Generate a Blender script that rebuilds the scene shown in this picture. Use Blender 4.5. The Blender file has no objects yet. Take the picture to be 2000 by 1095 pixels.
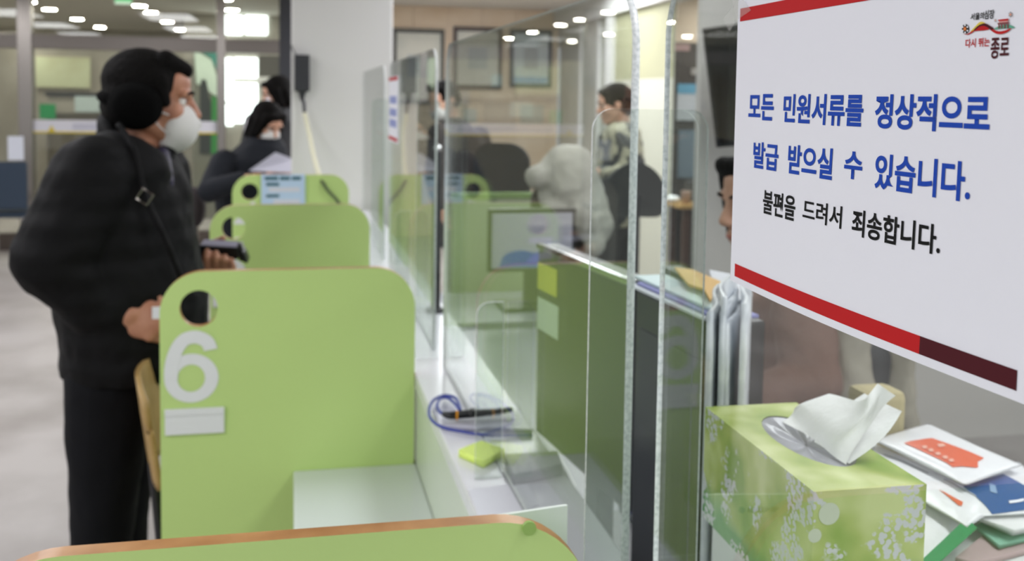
import bpy, bmesh, math, random
from mathutils import Vector as V, Matrix, Euler
random.seed(7)
S = bpy.context.scene
COL = S.collection
PI = math.pi
# ------------------------------------------------------------------ camera, world, exposure
FPX, PX, PY, EYE = 1980.0, 1000.0, 323.0, 1.52
def _ray(x, y): return V(((x-PX)/FPX, -(y-PY)/FPX, -1.0))
_yv = _ray(570, 186).normalized()
_zv = -_ray(570, 30288.69).normalized()
_xv = _yv.cross(_zv)
CAMR = Matrix((_xv, _yv, _zv))                       # camera axes -> world (X along the panels, Y along the counter)
cam = bpy.data.cameras.new('camera')
cam.sensor_width = 36; cam.sensor_fit = 'HORIZONTAL'
cam.lens = FPX/2000*36
cam.shift_y = -(1095/2-PY)/2000
cam.clip_start = .05; cam.clip_end = 100
cam.dof.use_dof = True; cam.dof.focus_distance = .60; cam.dof.aperture_fstop = 10.5
camo = bpy.data.objects.new('camera', cam); COL.objects.link(camo)
camo.matrix_world = Matrix.Translation((0, 0, EYE)) @ CAMR.to_4x4()
S.camera = camo
W = bpy.data.worlds.new('world'); S.world = W; W.use_nodes = True
W.node_tree.nodes['Background'].inputs[0].default_value = (.93, .96, 1, 1)
W.node_tree.nodes['Background'].inputs[1].default_value = .55
S.view_settings.view_transform = 'Standard'; S.view_settings.look = 'None'
S.view_settings.exposure = 0.0; S.view_settings.gamma = 1; S.view_settings.use_curve_mapping = False
S.cycles.max_bounces = 16; S.cycles.transparent_max_bounces = 48
S.cycles.glossy_bounces = 6; S.cycles.diffuse_bounces = 5; S.cycles.transmission_bounces = 8
S.cycles.sample_clamp_indirect = 6; S.cycles.caustics_reflective = False; S.cycles.caustics_refractive = False
LAMP_POWER = 10.5                                     # emission strength of the added, unseen ceiling panels
DOWN_POWER = 170.0                                     # and of the round downlights

def _dir(x, y): return CAMR @ _ray(x, y)
O0 = V((0, 0, EYE))
def proj(p): c = CAMR.transposed() @ (V(p)-O0); return PX+FPX*c.x/-c.z, PY-FPX*c.y/-c.z
Vector2 = V
def atX(x, y, c): d = _dir(x, y); return O0 + d*(c/d.x)
def atY(x, y, c): d = _dir(x, y); return O0 + d*(c/d.y)
def atZ(x, y, c): d = _dir(x, y); return O0 + d*((c-EYE)/d.z)

# ------------------------------------------------------------------ materials
def lin(h):
    if not isinstance(h, str): return tuple(h)+(1,)
    c = [int(h[i:i+2], 16)/255 for i in (0, 2, 4)]
    return tuple(x/12.92 if x <= .04045 else ((x+.055)/1.055)**2.4 for x in c)+(1,)
MATS = {}
def mat(name, col='808080', rough=.5, metal=0, spec=.5, noise=None, bump=None, emit=0, trans=0, alpha=1, sheen=0):
    """noise=(scale, colour2, lo, hi): mottled second colour; bump=(scale, strength)"""
    if name in MATS: return MATS[name]
    m = bpy.data.materials.new(name); m.use_nodes = True; MATS[name] = m
    nt = m.node_tree; b = nt.nodes['Principled BSDF']
    b.inputs['Base Color'].default_value = lin(col)
    b.inputs['Roughness'].default_value = rough
    b.inputs['Metallic'].default_value = metal
    b.inputs['Specular IOR Level'].default_value = spec
    b.inputs['Transmission Weight'].default_value = trans
    b.inputs['Alpha'].default_value = alpha
    b.inputs['Sheen Weight'].default_value = sheen
    if emit:
        b.inputs['Emission Color'].default_value = lin(col); b.inputs['Emission Strength'].default_value = emit
    tc = nt.nodes.new('ShaderNodeTexCoord')
    if noise:
        n = nt.nodes.new('ShaderNodeTexNoise'); n.inputs['Scale'].default_value = noise[0]; n.inputs['Detail'].default_value = 5
        nt.links.new(tc.outputs['Object'], n.inputs['Vector'])
        r = nt.nodes.new('ShaderNodeMapRange'); r.inputs[1].default_value = noise[2]; r.inputs[2].default_value = noise[3]
        nt.links.new(n.outputs['Fac'], r.inputs[0])
        mx = nt.nodes.new('ShaderNodeMix'); mx.data_type = 'RGBA'
        mx.inputs[6].default_value = lin(col); mx.inputs[7].default_value = lin(noise[1])
        nt.links.new(r.outputs[0], mx.inputs[0]); nt.links.new(mx.outputs[2], b.inputs['Base Color'])
    if bump:
        n2 = nt.nodes.new('ShaderNodeTexNoise'); n2.inputs['Scale'].default_value = bump[0]; n2.inputs['Detail'].default_value = 4
        nt.links.new(tc.outputs['Object'], n2.inputs['Vector'])
        bp = nt.nodes.new('ShaderNodeBump'); bp.inputs['Strength'].default_value = bump[1]; bp.inputs['Distance'].default_value = .01
        nt.links.new(n2.outputs['Fac'], bp.inputs['Height']); nt.links.new(bp.outputs[0], b.inputs['Normal'])
    return m

def glass_mat(name, tint='f4f8f5', ior=1.49, haze=.0, haze_col='dfe5e0'):
    """clear sheet: real Fresnel mirror plus straight-through transmission, at both faces of the slab"""
    m = bpy.data.materials.new(name); m.use_nodes = True; MATS[name] = m
    nt = m.node_tree; nt.nodes.clear()
    out = nt.nodes.new('ShaderNodeOutputMaterial')
    tr = nt.nodes.new('ShaderNodeBsdfTransparent'); tr.inputs[0].default_value = lin(tint)
    gl = nt.nodes.new('ShaderNodeBsdfGlossy'); gl.inputs['Roughness'].default_value = .0
    geo = nt.nodes.new('ShaderNodeNewGeometry')
    mr = nt.nodes.new('ShaderNodeMapRange'); mr.inputs[3].default_value = ior; mr.inputs[4].default_value = 1/ior
    nt.links.new(geo.outputs['Backfacing'], mr.inputs[0])
    fr = nt.nodes.new('ShaderNodeFresnel'); nt.links.new(mr.outputs[0], fr.inputs['IOR'])
    mx = nt.nodes.new('ShaderNodeMixShader')
    nt.links.new(fr.outputs[0], mx.inputs[0]); nt.links.new(tr.outputs[0], mx.inputs[1]); nt.links.new(gl.outputs[0], mx.inputs[2])
    last = mx
    if haze:
        df = nt.nodes.new('ShaderNodeBsdfTranslucent'); df.inputs[0].default_value = lin(haze_col)
        m2 = nt.nodes.new('ShaderNodeMixShader'); m2.inputs[0].default_value = haze
        nt.links.new(mx.outputs[0], m2.inputs[1]); nt.links.new(df.outputs[0], m2.inputs[2]); last = m2
    nt.links.new(last.outputs[0], out.inputs['Surface'])
    return m

M_GREEN = mat('green laminate', 'c0da88', .42, spec=.35, bump=(90, .02))
M_WOOD = mat('beech edging', 'c2905a', .3, noise=(18, 'a06c38', .35, .7))
M_WOODWALL = mat('wood wall', 'ecdac2', .55, noise=(3, 'e2ccb0', .35, .7))
M_WHITE = mat('white paint', 'dcdcda', .6)
M_PLASTW = mat('white plastic', 'e4e6e6', .35)
M_LAM = mat('white laminate', 'e8e8ee', .22)
M_DESKW = mat('white glass desk top', 'd6dcdc', .12)
M_RISER = mat('pale green riser', 'cfd8c8', .3)
M_PAPER = mat('paper', 'e9eaf2', .75)
M_RED = mat('printed red', 'bd1b20', .7, spec=.2)
M_MAROON = mat('printed maroon', '4c141e', .7, spec=.2)
M_BLUE = mat('printed blue', '1745ae', .7, spec=.2)
M_INK = mat('printed black', '0a0a0c', .7, spec=.2)
M_BLACK = mat('black plastic', '16171a', .35)
M_DARKG = mat('dark grey plastic', '2c2e33', .45)
M_GREY = mat('grey plastic', '9a9ca2', .45)
M_STEEL = mat('brushed steel', 'a09a94', .25, metal=1)
M_CHROME = mat('chrome', 'd8d8da', .08, metal=1)
M_SKIN = mat('skin', 'b98468', .5, noise=(25, 'a87058', .4, .7))
M_SKIN2 = mat('pale skin', 'd2a288', .5)
M_HAIR = mat('black hair', '0a0807', .75, spec=.12, bump=(120, .5))
M_MASK = mat('white mask cloth', 'dcdbd8', .8, bump=(60, .1))
M_EYE = mat('eye white', 'e0dcd6', .2)
M_IRIS = mat('dark iris', '1a120c', .15)
M_LIP = mat('lips', 'b06a5c', .5)
M_COAT = mat('black quilted nylon', '070708', .75, spec=.2, noise=(6, '0c0c0e', .4, .7), bump=(14, .6))
nt = M_COAT.node_tree; _w = nt.nodes.new('ShaderNodeTexWave'); _w.bands_direction = 'Z'; _w.inputs['Scale'].default_value = 5.5; _w.inputs['Distortion'].default_value = 1.2; _w.inputs['Detail'].default_value = 2
nt.links.new(nt.nodes['Texture Coordinate'].outputs['Object'], _w.inputs['Vector'])
_b = nt.nodes.new('ShaderNodeBump'); _b.inputs['Strength'].default_value = .18; _b.inputs['Distance'].default_value = .02
nt.links.new(_w.outputs['Fac'], _b.inputs['Height']); nt.links.new(nt.nodes['Bump'].outputs[0], _b.inputs['Normal']); nt.links.new(_b.outputs[0], nt.nodes['Principled BSDF'].inputs['Normal'])
M_TROUS = mat('dark navy cloth', '0d0e12', .85, spec=.2)
M_CEIL = mat('ceiling board', 'd2cec4', .85)
M_PANE = glass_mat('clear acrylic', 'f6f9f7')
M_WINDOW = glass_mat('window glass', 'eceee8', haze=.0)
M_EDGE = mat('acrylic cut edge', 'f0f4f4', .3, noise=(260, 'c4cccc', .4, .7))  # near-white base colour stands in for light the sheet guides to its edge
M_CABLE = mat('blue cable', '2a3a9a', .4)

# ------------------------------------------------------------------ object helpers
ROOT = {}
def tag(o, label=None, cat=None, group=None, kind=None):
    if label: o['label'] = label
    if cat: o['category'] = cat
    if group: o['group'] = group
    if kind: o['kind'] = kind
    return o
def thing(name, label, cat, loc, group=None, kind=None):
    o = bpy.data.objects.new(name, None); COL.objects.link(o); o.location = V(loc); o.empty_display_size = .05
    ROOT[o] = V(loc)
    return tag(o, label, cat, group, kind)
def link(name, me, m, parent=None, label=None, smooth=False):
    """me holds world coordinates; a child is stored relative to its thing, a lone mesh relative to its own base"""
    ms = m if isinstance(m, (list, tuple)) else [m]
    if parent is not None: off = ROOT[parent]
    else:
        xs = [v.co for v in me.vertices]
        off = V(((min(c.x for c in xs)+max(c.x for c in xs))/2, (min(c.y for c in xs)+max(c.y for c in xs))/2, min(c.z for c in xs)))
    me.transform(Matrix.Translation(-off))
    ix = [p.material_index for p in me.polygons]
    me.materials.clear()
    for q in ms: me.materials.append(q)
    for p, i in zip(me.polygons, ix): p.material_index = min(i, len(ms)-1)
    if smooth:
        for p in me.polygons: p.use_smooth = True
    o = bpy.data.objects.new(name, me); COL.objects.link(o)
    if parent is not None: o.parent = parent
    else: o.location = off
    ROOT[o] = off
    if label: o['label'] = label
    return o
def copy_tree(o, parent=None):
    c = o.copy(); COL.objects.link(c); ROOT[c] = ROOT[o].copy()
    if parent is not None: c.parent = parent
    for ch in [x for x in ROOT if x.parent == o]: copy_tree(ch, c)
    return c

class MB:
    def __init__(s): s.bm = bmesh.new(); s.mi = 0
    def face(s, pts):
        try:
            f = s.bm.faces.new([s.bm.verts.new(p) for p in pts]); f.material_index = s.mi; return f
        except ValueError: pass
    def box(s, x0, x1, y0, y1, z0, z1, M=None, bev=0):
        r = bmesh.ops.create_cube(s.bm, size=1)
        T = Matrix.Translation(((x0+x1)/2, (y0+y1)/2, (z0+z1)/2)) @ Matrix.Diagonal((abs(x1-x0), abs(y1-y0), abs(z1-z0), 1))
        if M is not None: T = M @ T
        vs = r['verts']; bmesh.ops.transform(s.bm, matrix=T, verts=vs)
        fs = set(f for v in vs for f in v.link_faces)
        for f in fs: f.material_index = s.mi
        if bev:
            es = list(set(e for v in vs for e in v.link_edges))
            bmesh.ops.bevel(s.bm, geom=es, offset=bev, segments=2, affect='EDGES', profile=.6)
        return s
    def cyl(s, p0, p1, r0, r1=None, n=20):
        p0, p1 = V(p0), V(p1); r1 = r0 if r1 is None else r1
        d = p1-p0; q = d.to_track_quat('Z', 'Y').to_matrix().to_4x4()
        T = Matrix.Translation((p0+p1)/2) @ q
        r = bmesh.ops.create_cone(s.bm, cap_ends=True, segments=n, radius1=r0, radius2=r1, depth=d.length, matrix=T)
        for f in set(f for v in r['verts'] for f in v.link_faces): f.material_index = s.mi
        return s
    def tube(s, pts, r, n=8, sm=6, closed=False):
        P = smooth_path([V(p) for p in pts], sm, closed)
        rings = []; up = V((0, 0, 1))
        for i, p in enumerate(P):
            a = P[i-1] if i or closed else P[i]; b = P[(i+1) % len(P)] if i < len(P)-1 or closed else P[i]
            t = (b-a).normalized(); u = t.cross(up)
            if u.length < 1e-3: u = t.cross(V((1, 0, 0)))
            u.normalize(); w = u.cross(t).normalized(); up = w
            rr = r(i/(len(P)-1)) if callable(r) else r
            rings.append([s.bm.verts.new(p+(u*math.cos(2*PI*k/n)+w*math.sin(2*PI*k/n))*rr) for k in range(n)])
        m = len(rings)
        for i in range(m if closed else m-1):
            A, B = rings[i], rings[(i+1) % m]
            for k in range(n):
                f = s.bm.faces.new((A[k], A[(k+1) % n], B[(k+1) % n], B[k])); f.material_index = s.mi
        if not closed:
            for R in (rings[0][::-1], rings[-1]):
                f = s.bm.faces.new(R); f.material_index = s.mi
        return s
    def grid(s, fn, nu, nv):
        g = [[s.bm.verts.new(fn(i/nu, j/nv)) for j in range(nv+1)] for i in range(nu+1)]
        for i in range(nu):
            for j in range(nv):
                f = s.bm.faces.new((g[i][j], g[i+1][j], g[i+1][j+1], g[i][j+1])); f.material_index = s.mi
        return s
    def lathe(s, prof, c, n=28):
        c = V(c); R = [[s.bm.verts.new(c+V((r*math.cos(2*PI*k/n), r*math.sin(2*PI*k/n), z))) for k in range(n)] for r, z in prof]
        for A, B in zip(R, R[1:]):
            for k in range(n): s.bm.faces.new((A[k], A[(k+1) % n], B[(k+1) % n], B[k])).material_index = s.mi
        return s
    def mesh(s, name='m'):
        bmesh.ops.recalc_face_normals(s.bm, faces=s.bm.faces[:])
        me = bpy.data.meshes.new(name); s.bm.to_mesh(me); s.bm.free(); return me
    def build(s, name, m, parent=None, label=None, smooth=False):
        return link(name, s.mesh(name), m, parent, label, smooth)
def smooth_path(P, n, closed=False):
    if n <= 1 or len(P) < 3: return P
    out = []; L = len(P)
    for i in range(L if closed else L-1):
        g = (lambda k: P[k % L]) if closed else (lambda k: P[min(max(k, 0), L-1)])
        a, b, c, d = g(i-1), g(i), g(i+1), g(i+2)
        for j in range(n):
            t = j/n; out.append(.5*((2*b)+(c-a)*t+(2*a-5*b+4*c-d)*t*t+(3*b-a-3*c+d)*t**3))
    if not closed: out.append(P[-1])
    return out

def flat_mesh(loops, thick=0.0):
    """fill closed 2D loops (holes allowed); returns mesh in the local u,v plane, extruded +-thick/2 along w"""
    c = bpy.data.curves.new('c', 'CURVE'); c.dimensions = '2D'; c.fill_mode = 'BOTH'; c.extrude = thick/2
    for lp in loops:
        sp = c.splines.new('POLY'); sp.points.add(len(lp)-1); sp.use_cyclic_u = True
        for p, q in zip(sp.points, lp): p.co = (q[0], q[1], 0, 1)
    o = bpy.data.objects.new('c', c); COL.objects.link(o)
    dg = bpy.context.evaluated_depsgraph_get(); me = bpy.data.meshes.new_from_object(o.evaluated_get(dg))
    bpy.data.objects.remove(o); bpy.data.curves.remove(c)
    return me
def smooth_path_2d(P, n=5): return [(q.x, q.y) for q in smooth_path([V((a, b, 0)) for a, b in P], n)]
def mapped(me, fn):
    for v in me.vertices: v.co = fn(*v.co)
    return me
def weld(me, recalc=True):
    bm = bmesh.new(); bm.from_mesh(me); bmesh.ops.remove_doubles(bm, verts=bm.verts[:], dist=1e-6)
    if recalc: bmesh.ops.recalc_face_normals(bm, faces=bm.faces[:])
    bm.to_mesh(me); bm.free(); return me
def rrect(u0, u1, v0, v1, r, n=10):
    """rounded rectangle; r = (bl, br, tr, tl)"""
    r = r if isinstance(r, tuple) else (r,)*4; out = []
    for (cx, cy, rr, a0) in ((u0+r[0], v0+r[0], r[0], PI), (u1-r[1], v0+r[1], r[1], 1.5*PI), (u1-r[2], v1-r[2], r[2], 0), (u0+r[3], v1-r[3], r[3], .5*PI)):
        if rr <= 0: out.append((cx, cy)); continue
        for k in range(n+1):
            a = a0+k/n*PI/2; out.append((cx+rr*math.cos(a), cy+rr*math.sin(a)))
    return out
def circle(u, v, r, n=36): return [(u+r*math.cos(2*PI*k/n), v+r*math.sin(2*PI*k/n)) for k in range(n)]
def text_mesh(body, bold=0.0):
    c = bpy.data.curves.new('t', 'FONT'); c.body = body; c.size = 1; c.offset = bold; c.resolution_u = 6
    o = bpy.data.objects.new('t', c); COL.objects.link(o)
    dg = bpy.context.evaluated_depsgraph_get(); me = bpy.data.meshes.new_from_object(o.evaluated_get(dg))
    bpy.data.objects.remove(o); bpy.data.curves.remove(c)
    return me
def fit(me, u0, u1, v0, v1, keep=False):
    xs = [v.co.x for v in me.vertices]; ys = [v.co.y for v in me.vertices]
    a, b, c, d = min(xs), max(xs), min(ys), max(ys)
    for v in me.vertices: v.co = V((u0+(v.co.x-a)/(b-a)*(u1-u0), v0+(v.co.y-c)/(d-c)*(v1-v0), v.co.z))
    return me

# ---- organic shapes: overlapping capsules / ellipsoids / lofts fused by a voxel remesh
def blob(prims, voxel=.008, smooth=4, wrinkle=None):
    bm = bmesh.new()
    for p in prims:
        if p[0] == 'e':
            c, r = V(p[1]), p[2]; R = p[3].to_4x4() if len(p) > 3 else Matrix()
            bmesh.ops.create_icosphere(bm, subdivisions=3, radius=1, matrix=Matrix.Translation(c) @ R @ Matrix.Diagonal((*r, 1)))
        elif p[0] == 'c':
            a, ra, b, rb = V(p[1]), p[2], V(p[3]), p[4]
            d = b-a; L = max(d.length, 1e-5); q = d.to_track_quat('Z', 'Y').to_matrix() if d.length > 1e-5 else Matrix.Identity(3)
            prof = [(ra*math.sin(t), -ra*math.cos(t)) for t in [k*PI/12 for k in range(0, 7)]]+[(rb*math.cos(t), L+rb*math.sin(t)) for t in [k*PI/12 for k in range(0, 7)]]
            n = 16; rings = []
            for r, z in prof:
                rings.append([bm.verts.new(a+q @ V((max(r, 1e-5)*math.cos(2*PI*k/n), max(r, 1e-5)*math.sin(2*PI*k/n), z))) for k in range(n)])
            for A, B in zip(rings, rings[1:]):
                for k in range(n): bm.faces.new((A[k], A[(k+1) % n], B[(k+1) % n], B[k]))
            bm.faces.new(rings[0][::-1]); bm.faces.new(rings[-1])
        elif p[0] == 'l':
            n = 24; rings = []
            for cx, cy, cz, rx, ry in p[1]:
                rings.append([bm.verts.new((cx+rx*math.cos(2*PI*k/n), cy+ry*math.sin(2*PI*k/n), cz)) for k in range(n)])
            for A, B in zip(rings, rings[1:]):
                for k in range(n): bm.faces.new((A[k], A[(k+1) % n], B[(k+1) % n], B[k]))
            bm.faces.new(rings[0][::-1]); bm.faces.new(rings[-1])
    bmesh.ops.recalc_face_normals(bm, faces=bm.faces[:])
    me = bpy.data.meshes.new('b'); bm.to_mesh(me); bm.free()
    o = bpy.data.objects.new('b', me); COL.objects.link(o)
    m = o.modifiers.new('r', 'REMESH'); m.mode = 'VOXEL'; m.voxel_size = voxel
    if wrinkle:
        tx = bpy.data.textures.new('wr', 'CLOUDS'); tx.noise_scale = wrinkle[0]; tx.noise_depth = 3
        d = o.modifiers.new('d', 'DISPLACE'); d.texture = tx; d.strength = wrinkle[1]; d.mid_level = .5; d.texture_coords = 'LOCAL'
    if smooth:
        k = o.modifiers.new('s', 'SMOOTH'); k.iterations = smooth; k.factor = .5
    dg = bpy.context.evaluated_depsgraph_get(); out = bpy.data.meshes.new_from_object(o.evaluated_get(dg))
    bpy.data.objects.remove(o); bpy.data.meshes.remove(me)
    return out
def part_blob(name, prims, m, parent, voxel=.008, smooth=4, wrinkle=None, label=None):
    return link(name, blob(prims, voxel, smooth, wrinkle), m, parent, label, smooth=True)

def frame_of(fwd, up=(0, 0, 1)):
    f = V(fwd).normalized(); u = V(up); l = u.cross(f).normalized(); u = f.cross(l).normalized()
    return Matrix((f, l, u)).transposed()          # columns forward, left, up
def head_prims(c, R, s=1.0, neck_to=None, ears=True):
    P = lambda x, y, z: V(c)+R @ V((x*s, y*s, z*s))
    E = lambda x, y, z, a, b, d: ('e', P(x, y, z), (a*s, b*s, d*s), R)
    C = lambda a, ra, b, rb: ('c', P(*a), ra*s, P(*b), rb*s)
    L = [E(-.014, 0, .03, .093, .074, .084), E(.03, 0, -.02, .058, .06, .085), E(.05, 0, .045, .04, .055, .045)]
    for k in (1, -1):
        L += [C((0, .05*k, -.055), .022, (.058, .012*k, -.094), .02), E(.056, .036*k, -.028, .026, .024, .03),
              C((.078, .05*k, .022), .009, (.088, .014*k, .022), .01), E(.1, .011*k, -.034, .01, .008, .008)]
        if ears: L += [E(-.006, .076*k, -.006, .02, .008, .031)]
    L += [C((.088, 0, .01), .009, (.107, 0, -.028), .0125), C((.086, .018, -.06), .008, (.086, -.018, -.06), .008),
          C((.084, .015, -.07), .009, (.084, -.015, -.07), .009), E(.07, 0, -.095, .022, .024, .018)]
    if neck_to is not None: L += [('c', P(-.02, 0, -.07), .056*s, V(neck_to), .06*s)]
    return L, P
def face_parts(P, R, s, parent, brow=M_HAIR, mouth=True):
    for k in (1, -1):
        e = link('eye', sph(P(.070, .031*k, .003), .0125*s), M_EYE, parent, smooth=True)
        link('iris', sph(P(.0785, .031*k, .003), .0062*s), M_IRIS, e, smooth=True)
        MB().tube([P(.083, .052*k, .021), P(.094, .035*k, .028), P(.096, .015*k, .023)], .0035*s, 6, 4).build('eyebrow', brow, parent, smooth=True)
    if mouth:
        MB().tube([P(.088, .022, -.064), P(.096, 0, -.065), P(.088, -.022, -.064)], .0045*s, 6, 4).build('lips', M_LIP, parent, smooth=True)
def sph(c, r, sub=3):
    bm = bmesh.new(); bmesh.ops.create_icosphere(bm, subdivisions=sub, radius=r, matrix=Matrix.Translation(V(c)))
    me = bpy.data.meshes.new('s'); bm.to_mesh(me); bm.free(); return me
def mask_part(P, R, s, parent, m=M_MASK, ear=True):
    prims = [('e', P(.064, 0, -.058), (.052*s, .062*s, .062*s), R), ('c', P(.096, 0, -.03), .011*s, P(.108, 0, -.05), .014*s), ('e', P(.055, 0, -.085), (.045*s, .05*s, .04*s), R)]
    o = part_blob('face_mask', prims, m, parent, .005, 3)
    for k in (1, -1):
        for z in (-.03, -.075):
            MB().tube([P(.045, .062*k, z), P(.02, .074*k, z*.7), P(-.01, .083*k, -.005)], .002*s, 5, 4).build('ear_loop', m, o, smooth=True)
    return o
def hand_prims(wrist, fw, back, curl=(.5, .7, .5), s=1.0, side=1, spread=.1, thumb_curl=.5):
    """wrist point, finger direction, back-of-hand direction; thumb lies on the +y (side=1) edge"""
    f = V(fw).normalized(); b = V(back).normalized(); b = (b-f*b.dot(f)).normalized(); y = b.cross(f)*side
    W0 = V(wrist); Q = lambda x, yy, z: W0+(f*x+y*yy+b*z)*s
    R = Matrix((f, y, b)).transposed()
    L = [('e', Q(.045, 0, 0), (.052*s, .04*s, .017*s), R), ('c', Q(-.03, 0, 0), .026*s, Q(.02, 0, 0), .028*s)]
    for i, (yy, ln, r) in enumerate(((.029, .072, .0092), (.0095, .08, .0095), (-.0105, .074, .0092), (-.029, .058, .0082))):
        p = Q(.08-(.006 if i in (0, 3) else 0), yy, 0); L.append(('c', Q(.03, yy*.7, 0), .011*s, p, .0105*s))
        a = 0; w = spread*(.5-i/3)
        for j, fr in enumerate((.45, .31, .24)):
            a += curl[j]*(1+.06*i)
            d = (f*math.cos(a)-b*math.sin(a)+y*w*math.cos(a)).normalized()
            q = p+d*ln*fr*s; L.append(('c', p, (r-.0006*j)*s, q, (r-.0006*(j+1))*s)); p = q
    t0 = Q(.018, .03, -.006); t1 = Q(.05, .05, -.014); t2 = t1+(f*math.cos(thumb_curl)-y*math.sin(thumb_curl)*.8-b*.45)*.032*s
    t3 = t2+(f*math.cos(thumb_curl*1.6)-y*math.sin(thumb_curl*1.6)-b*.4)*.026*s
    L += [('c', t0, .015*s, t1, .0125*s), ('c', t1, .0115*s, t2, .0105*s), ('c', t2, .0105*s, t3, .0085*s)]
    return L

# ================================================================== SETTING
def struct(name, mb, m, parent=None): return tag(mb.build(name, m, parent), kind='structure')
M_FLOOR = mat('grey marbled floor tile', 'aba6a4', .38, noise=(2.2, '8f8986', .35, .68), bump=(30, .03))
struct('floor', MB().box(-7, 7, -2.5, 19, -.1, 0), M_FLOOR)
struct('ceiling', MB().box(-7, 7, -2.5, 19, 2.5, 2.6), M_CEIL)
M_LOBBYW = mat('olive lobby wall', 'aaa59a', .7, noise=(1.5, '9d978a', .4, .6))
struct('wall_left', MB().box(-7.1, -7, -2.5, 19, 0, 2.5), M_WHITE)
struct('wall_lobby', MB().box(-7, -.5, 17, 17.1, 0, 2.5), M_LOBBYW)
# panelled back wall of the office
def wood_wall():
    m = MB(); x = .9
    while x < 2.88:
        m.box(x, min(x+.376, 2.9), 10.99, 11.1, .0, 2.5, bev=.003); x += .38
    return m
tag(wood_wall().build('wall_back', M_WOODWALL), kind='structure')
M_CREAM = mat('cream wall', 'bcbbac', .7); M_OLIVE = mat('olive upper wall', 'a0a082', .7)
w = tag(MB().box(2.9, 2.92, 7.5, 8.94, 0, 1.70).build('wall_right', M_CREAM), kind='structure')
MB().box(2.9, 2.92, 7.5, 8.94, 1.70, 2.36).build('upper_wall_band', M_OLIVE, w)
struct('trim_1', MB().box(2.84, 3.02, 7.3, 11.0, 2.3, 2.5), M_WHITE)
struct('trim_2', MB().box(2.86, 3.0, 8.94, 9.12, 0, 2.3), M_WHITE)
w = thing('window_1', None, None, (2.95, 10.05, 0), kind='structure')
M_FROST = mat('frosted partition glass', 'b9bbb2', .3, noise=(1.4, 'a6a89c', .4, .6))
MB().box(2.93, 2.95, 9.12, 11, .02, 2.3).build('pane', M_FROST, w)
for y in (9.5, 10.14): MB().box(2.9, 2.98, y-.03, y+.03, 0, 2.3).build('mullion', M_WHITE, w)
struct('wall_far_right', MB().box(3.0, 5.5, 9.0, 9.1, 0, 2.5), M_WOODWALL)
M_PALE = mat('pale grey wall', 'cfccc8', .65)
struct('wall_staff', MB().box(1.675, 5.5, 4.0, 4.05, 0, 2.5), M_PALE)
struct('wall_pillar', MB().box(-.003, .512, 5.3, 5.85, 0, 2.5, bev=.012), M_WHITE)
struct('trim_3', MB().box(-.105, -.0, 8.95, 9.05, 0, 2.5), M_DARKG)
# glass partition between hall and lobby
M_BAND = mat('white warning band', 'e2e2ea', .6)
M_YEL = mat('yellow print', 'e0c840', .6); M_GRN = mat('green print', '1f9a58', .5)
w = thing('window_2', None, None, (-3.0, 10.5, 0), kind='structure')
for a, b in ((-7, -2.55), (-2.42, -.725), (-.645, .9)):
    MB().box(a, b, 10.49, 10.505, .16, 2.5).build('pane', M_WINDOW, w)
for a, b in ((-2.55, -2.42), (-.725, -.645), (-4.6, -4.5)): MB().box(a, b, 10.44, 10.56, 0, 2.5, bev=.008).build('mullion', M_STEEL, w)
MB().box(-7, .9, 10.45, 10.55, 1.93, 2.07, bev=.006).build('transom', mat('dull steel', '857f7a', .4, metal=.7), w)
MB().box(-7, .9, 10.44, 10.56, 0, .16).build('base_rail', mat('dark stone base', '4a4038', .5), w)
for a, b in ((-2.42, -.725),):
    bd = MB().box(a, b, 10.478, 10.488, 1.125, 1.25).build('warning_band', M_BAND, w)
    for x in (a+.16, b-.2):
        MB().face([(x-.035, 10.476, 1.135), (x+.035, 10.476, 1.135), (x, 10.476, 1.2)]); m = MB()
        m.face([(x-.035, 10.476, 1.135), (x+.035, 10.476, 1.135), (x, 10.476, 1.2)]); m.build('warning_triangle', M_YEL, bd)
    m = MB(); m.box(a+.35, b-.32, 10.475, 10.478, 1.165, 1.185); m.box(a+.35, b-.32, 10.475, 10.478, 1.2, 1.215); m.build('small_print', mat('faint lilac print', 'b9bacb', .7), bd)
    MB().box(a, b, 10.476, 10.479, 1.125, 1.14).build('band_edge', M_YEL, bd)
# entrance with daylight behind
M_SKY = mat('bright daylight', 'eef8ff', .5, emit=5.0)
w = thing('door_1', None, None, (-.9, 13, 0), kind='structure')
def ent(x0, y0, x1, y1, Y=12.98):
    a = atY(x0, y0, Y); b = atY(x1, y1, Y); return a.x, b.x, b.z, a.z
for r in ((438, 30, 473, 68), (479, 30, 522, 68), (433, 113, 455, 198), (458, 113, 503, 152), (458, 162, 503, 240), (433, 204, 455, 245)):
    x0, x1, z0, z1 = ent(*r); MB().box(x0, x1, 12.97, 12.99, z0, min(z1, 2.49)).build('lit_pane', M_SKY, w)
x0, x1, z0, z1 = ent(430, 112, 436, 400); MB().box(x0-.02, x1, 12.93, 13, 0, 2.0).build('door_jamb', M_STEEL, w)
M_GLASSG = mat('pale green graphic', 'd3e6d6', .5); M_TEAL = mat('teal graphic', '3f8a7c', .5); M_LEAF = mat('leaf green graphic', '2f8a3c', .5)
struct('wall_entrance', MB().box(-1.28, 1.2, 13, 13.1, 0, 2.5), mat('grey entrance wall', 'aeaaa0', .6))
x0, x1, z0, z1 = ent(505, 108, 547, 150); MB().box(x0, x1, 12.96, 12.99, z0, z1).build('dark_pane', mat('dark grey pane', '55524c', .3), w)
x0, x1, z0, z1 = ent(503, 150, 545, 168); MB().box(x0, x1, 12.9, 12.97, z0, z1).build('door_closer', M_WHITE, w)
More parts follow.
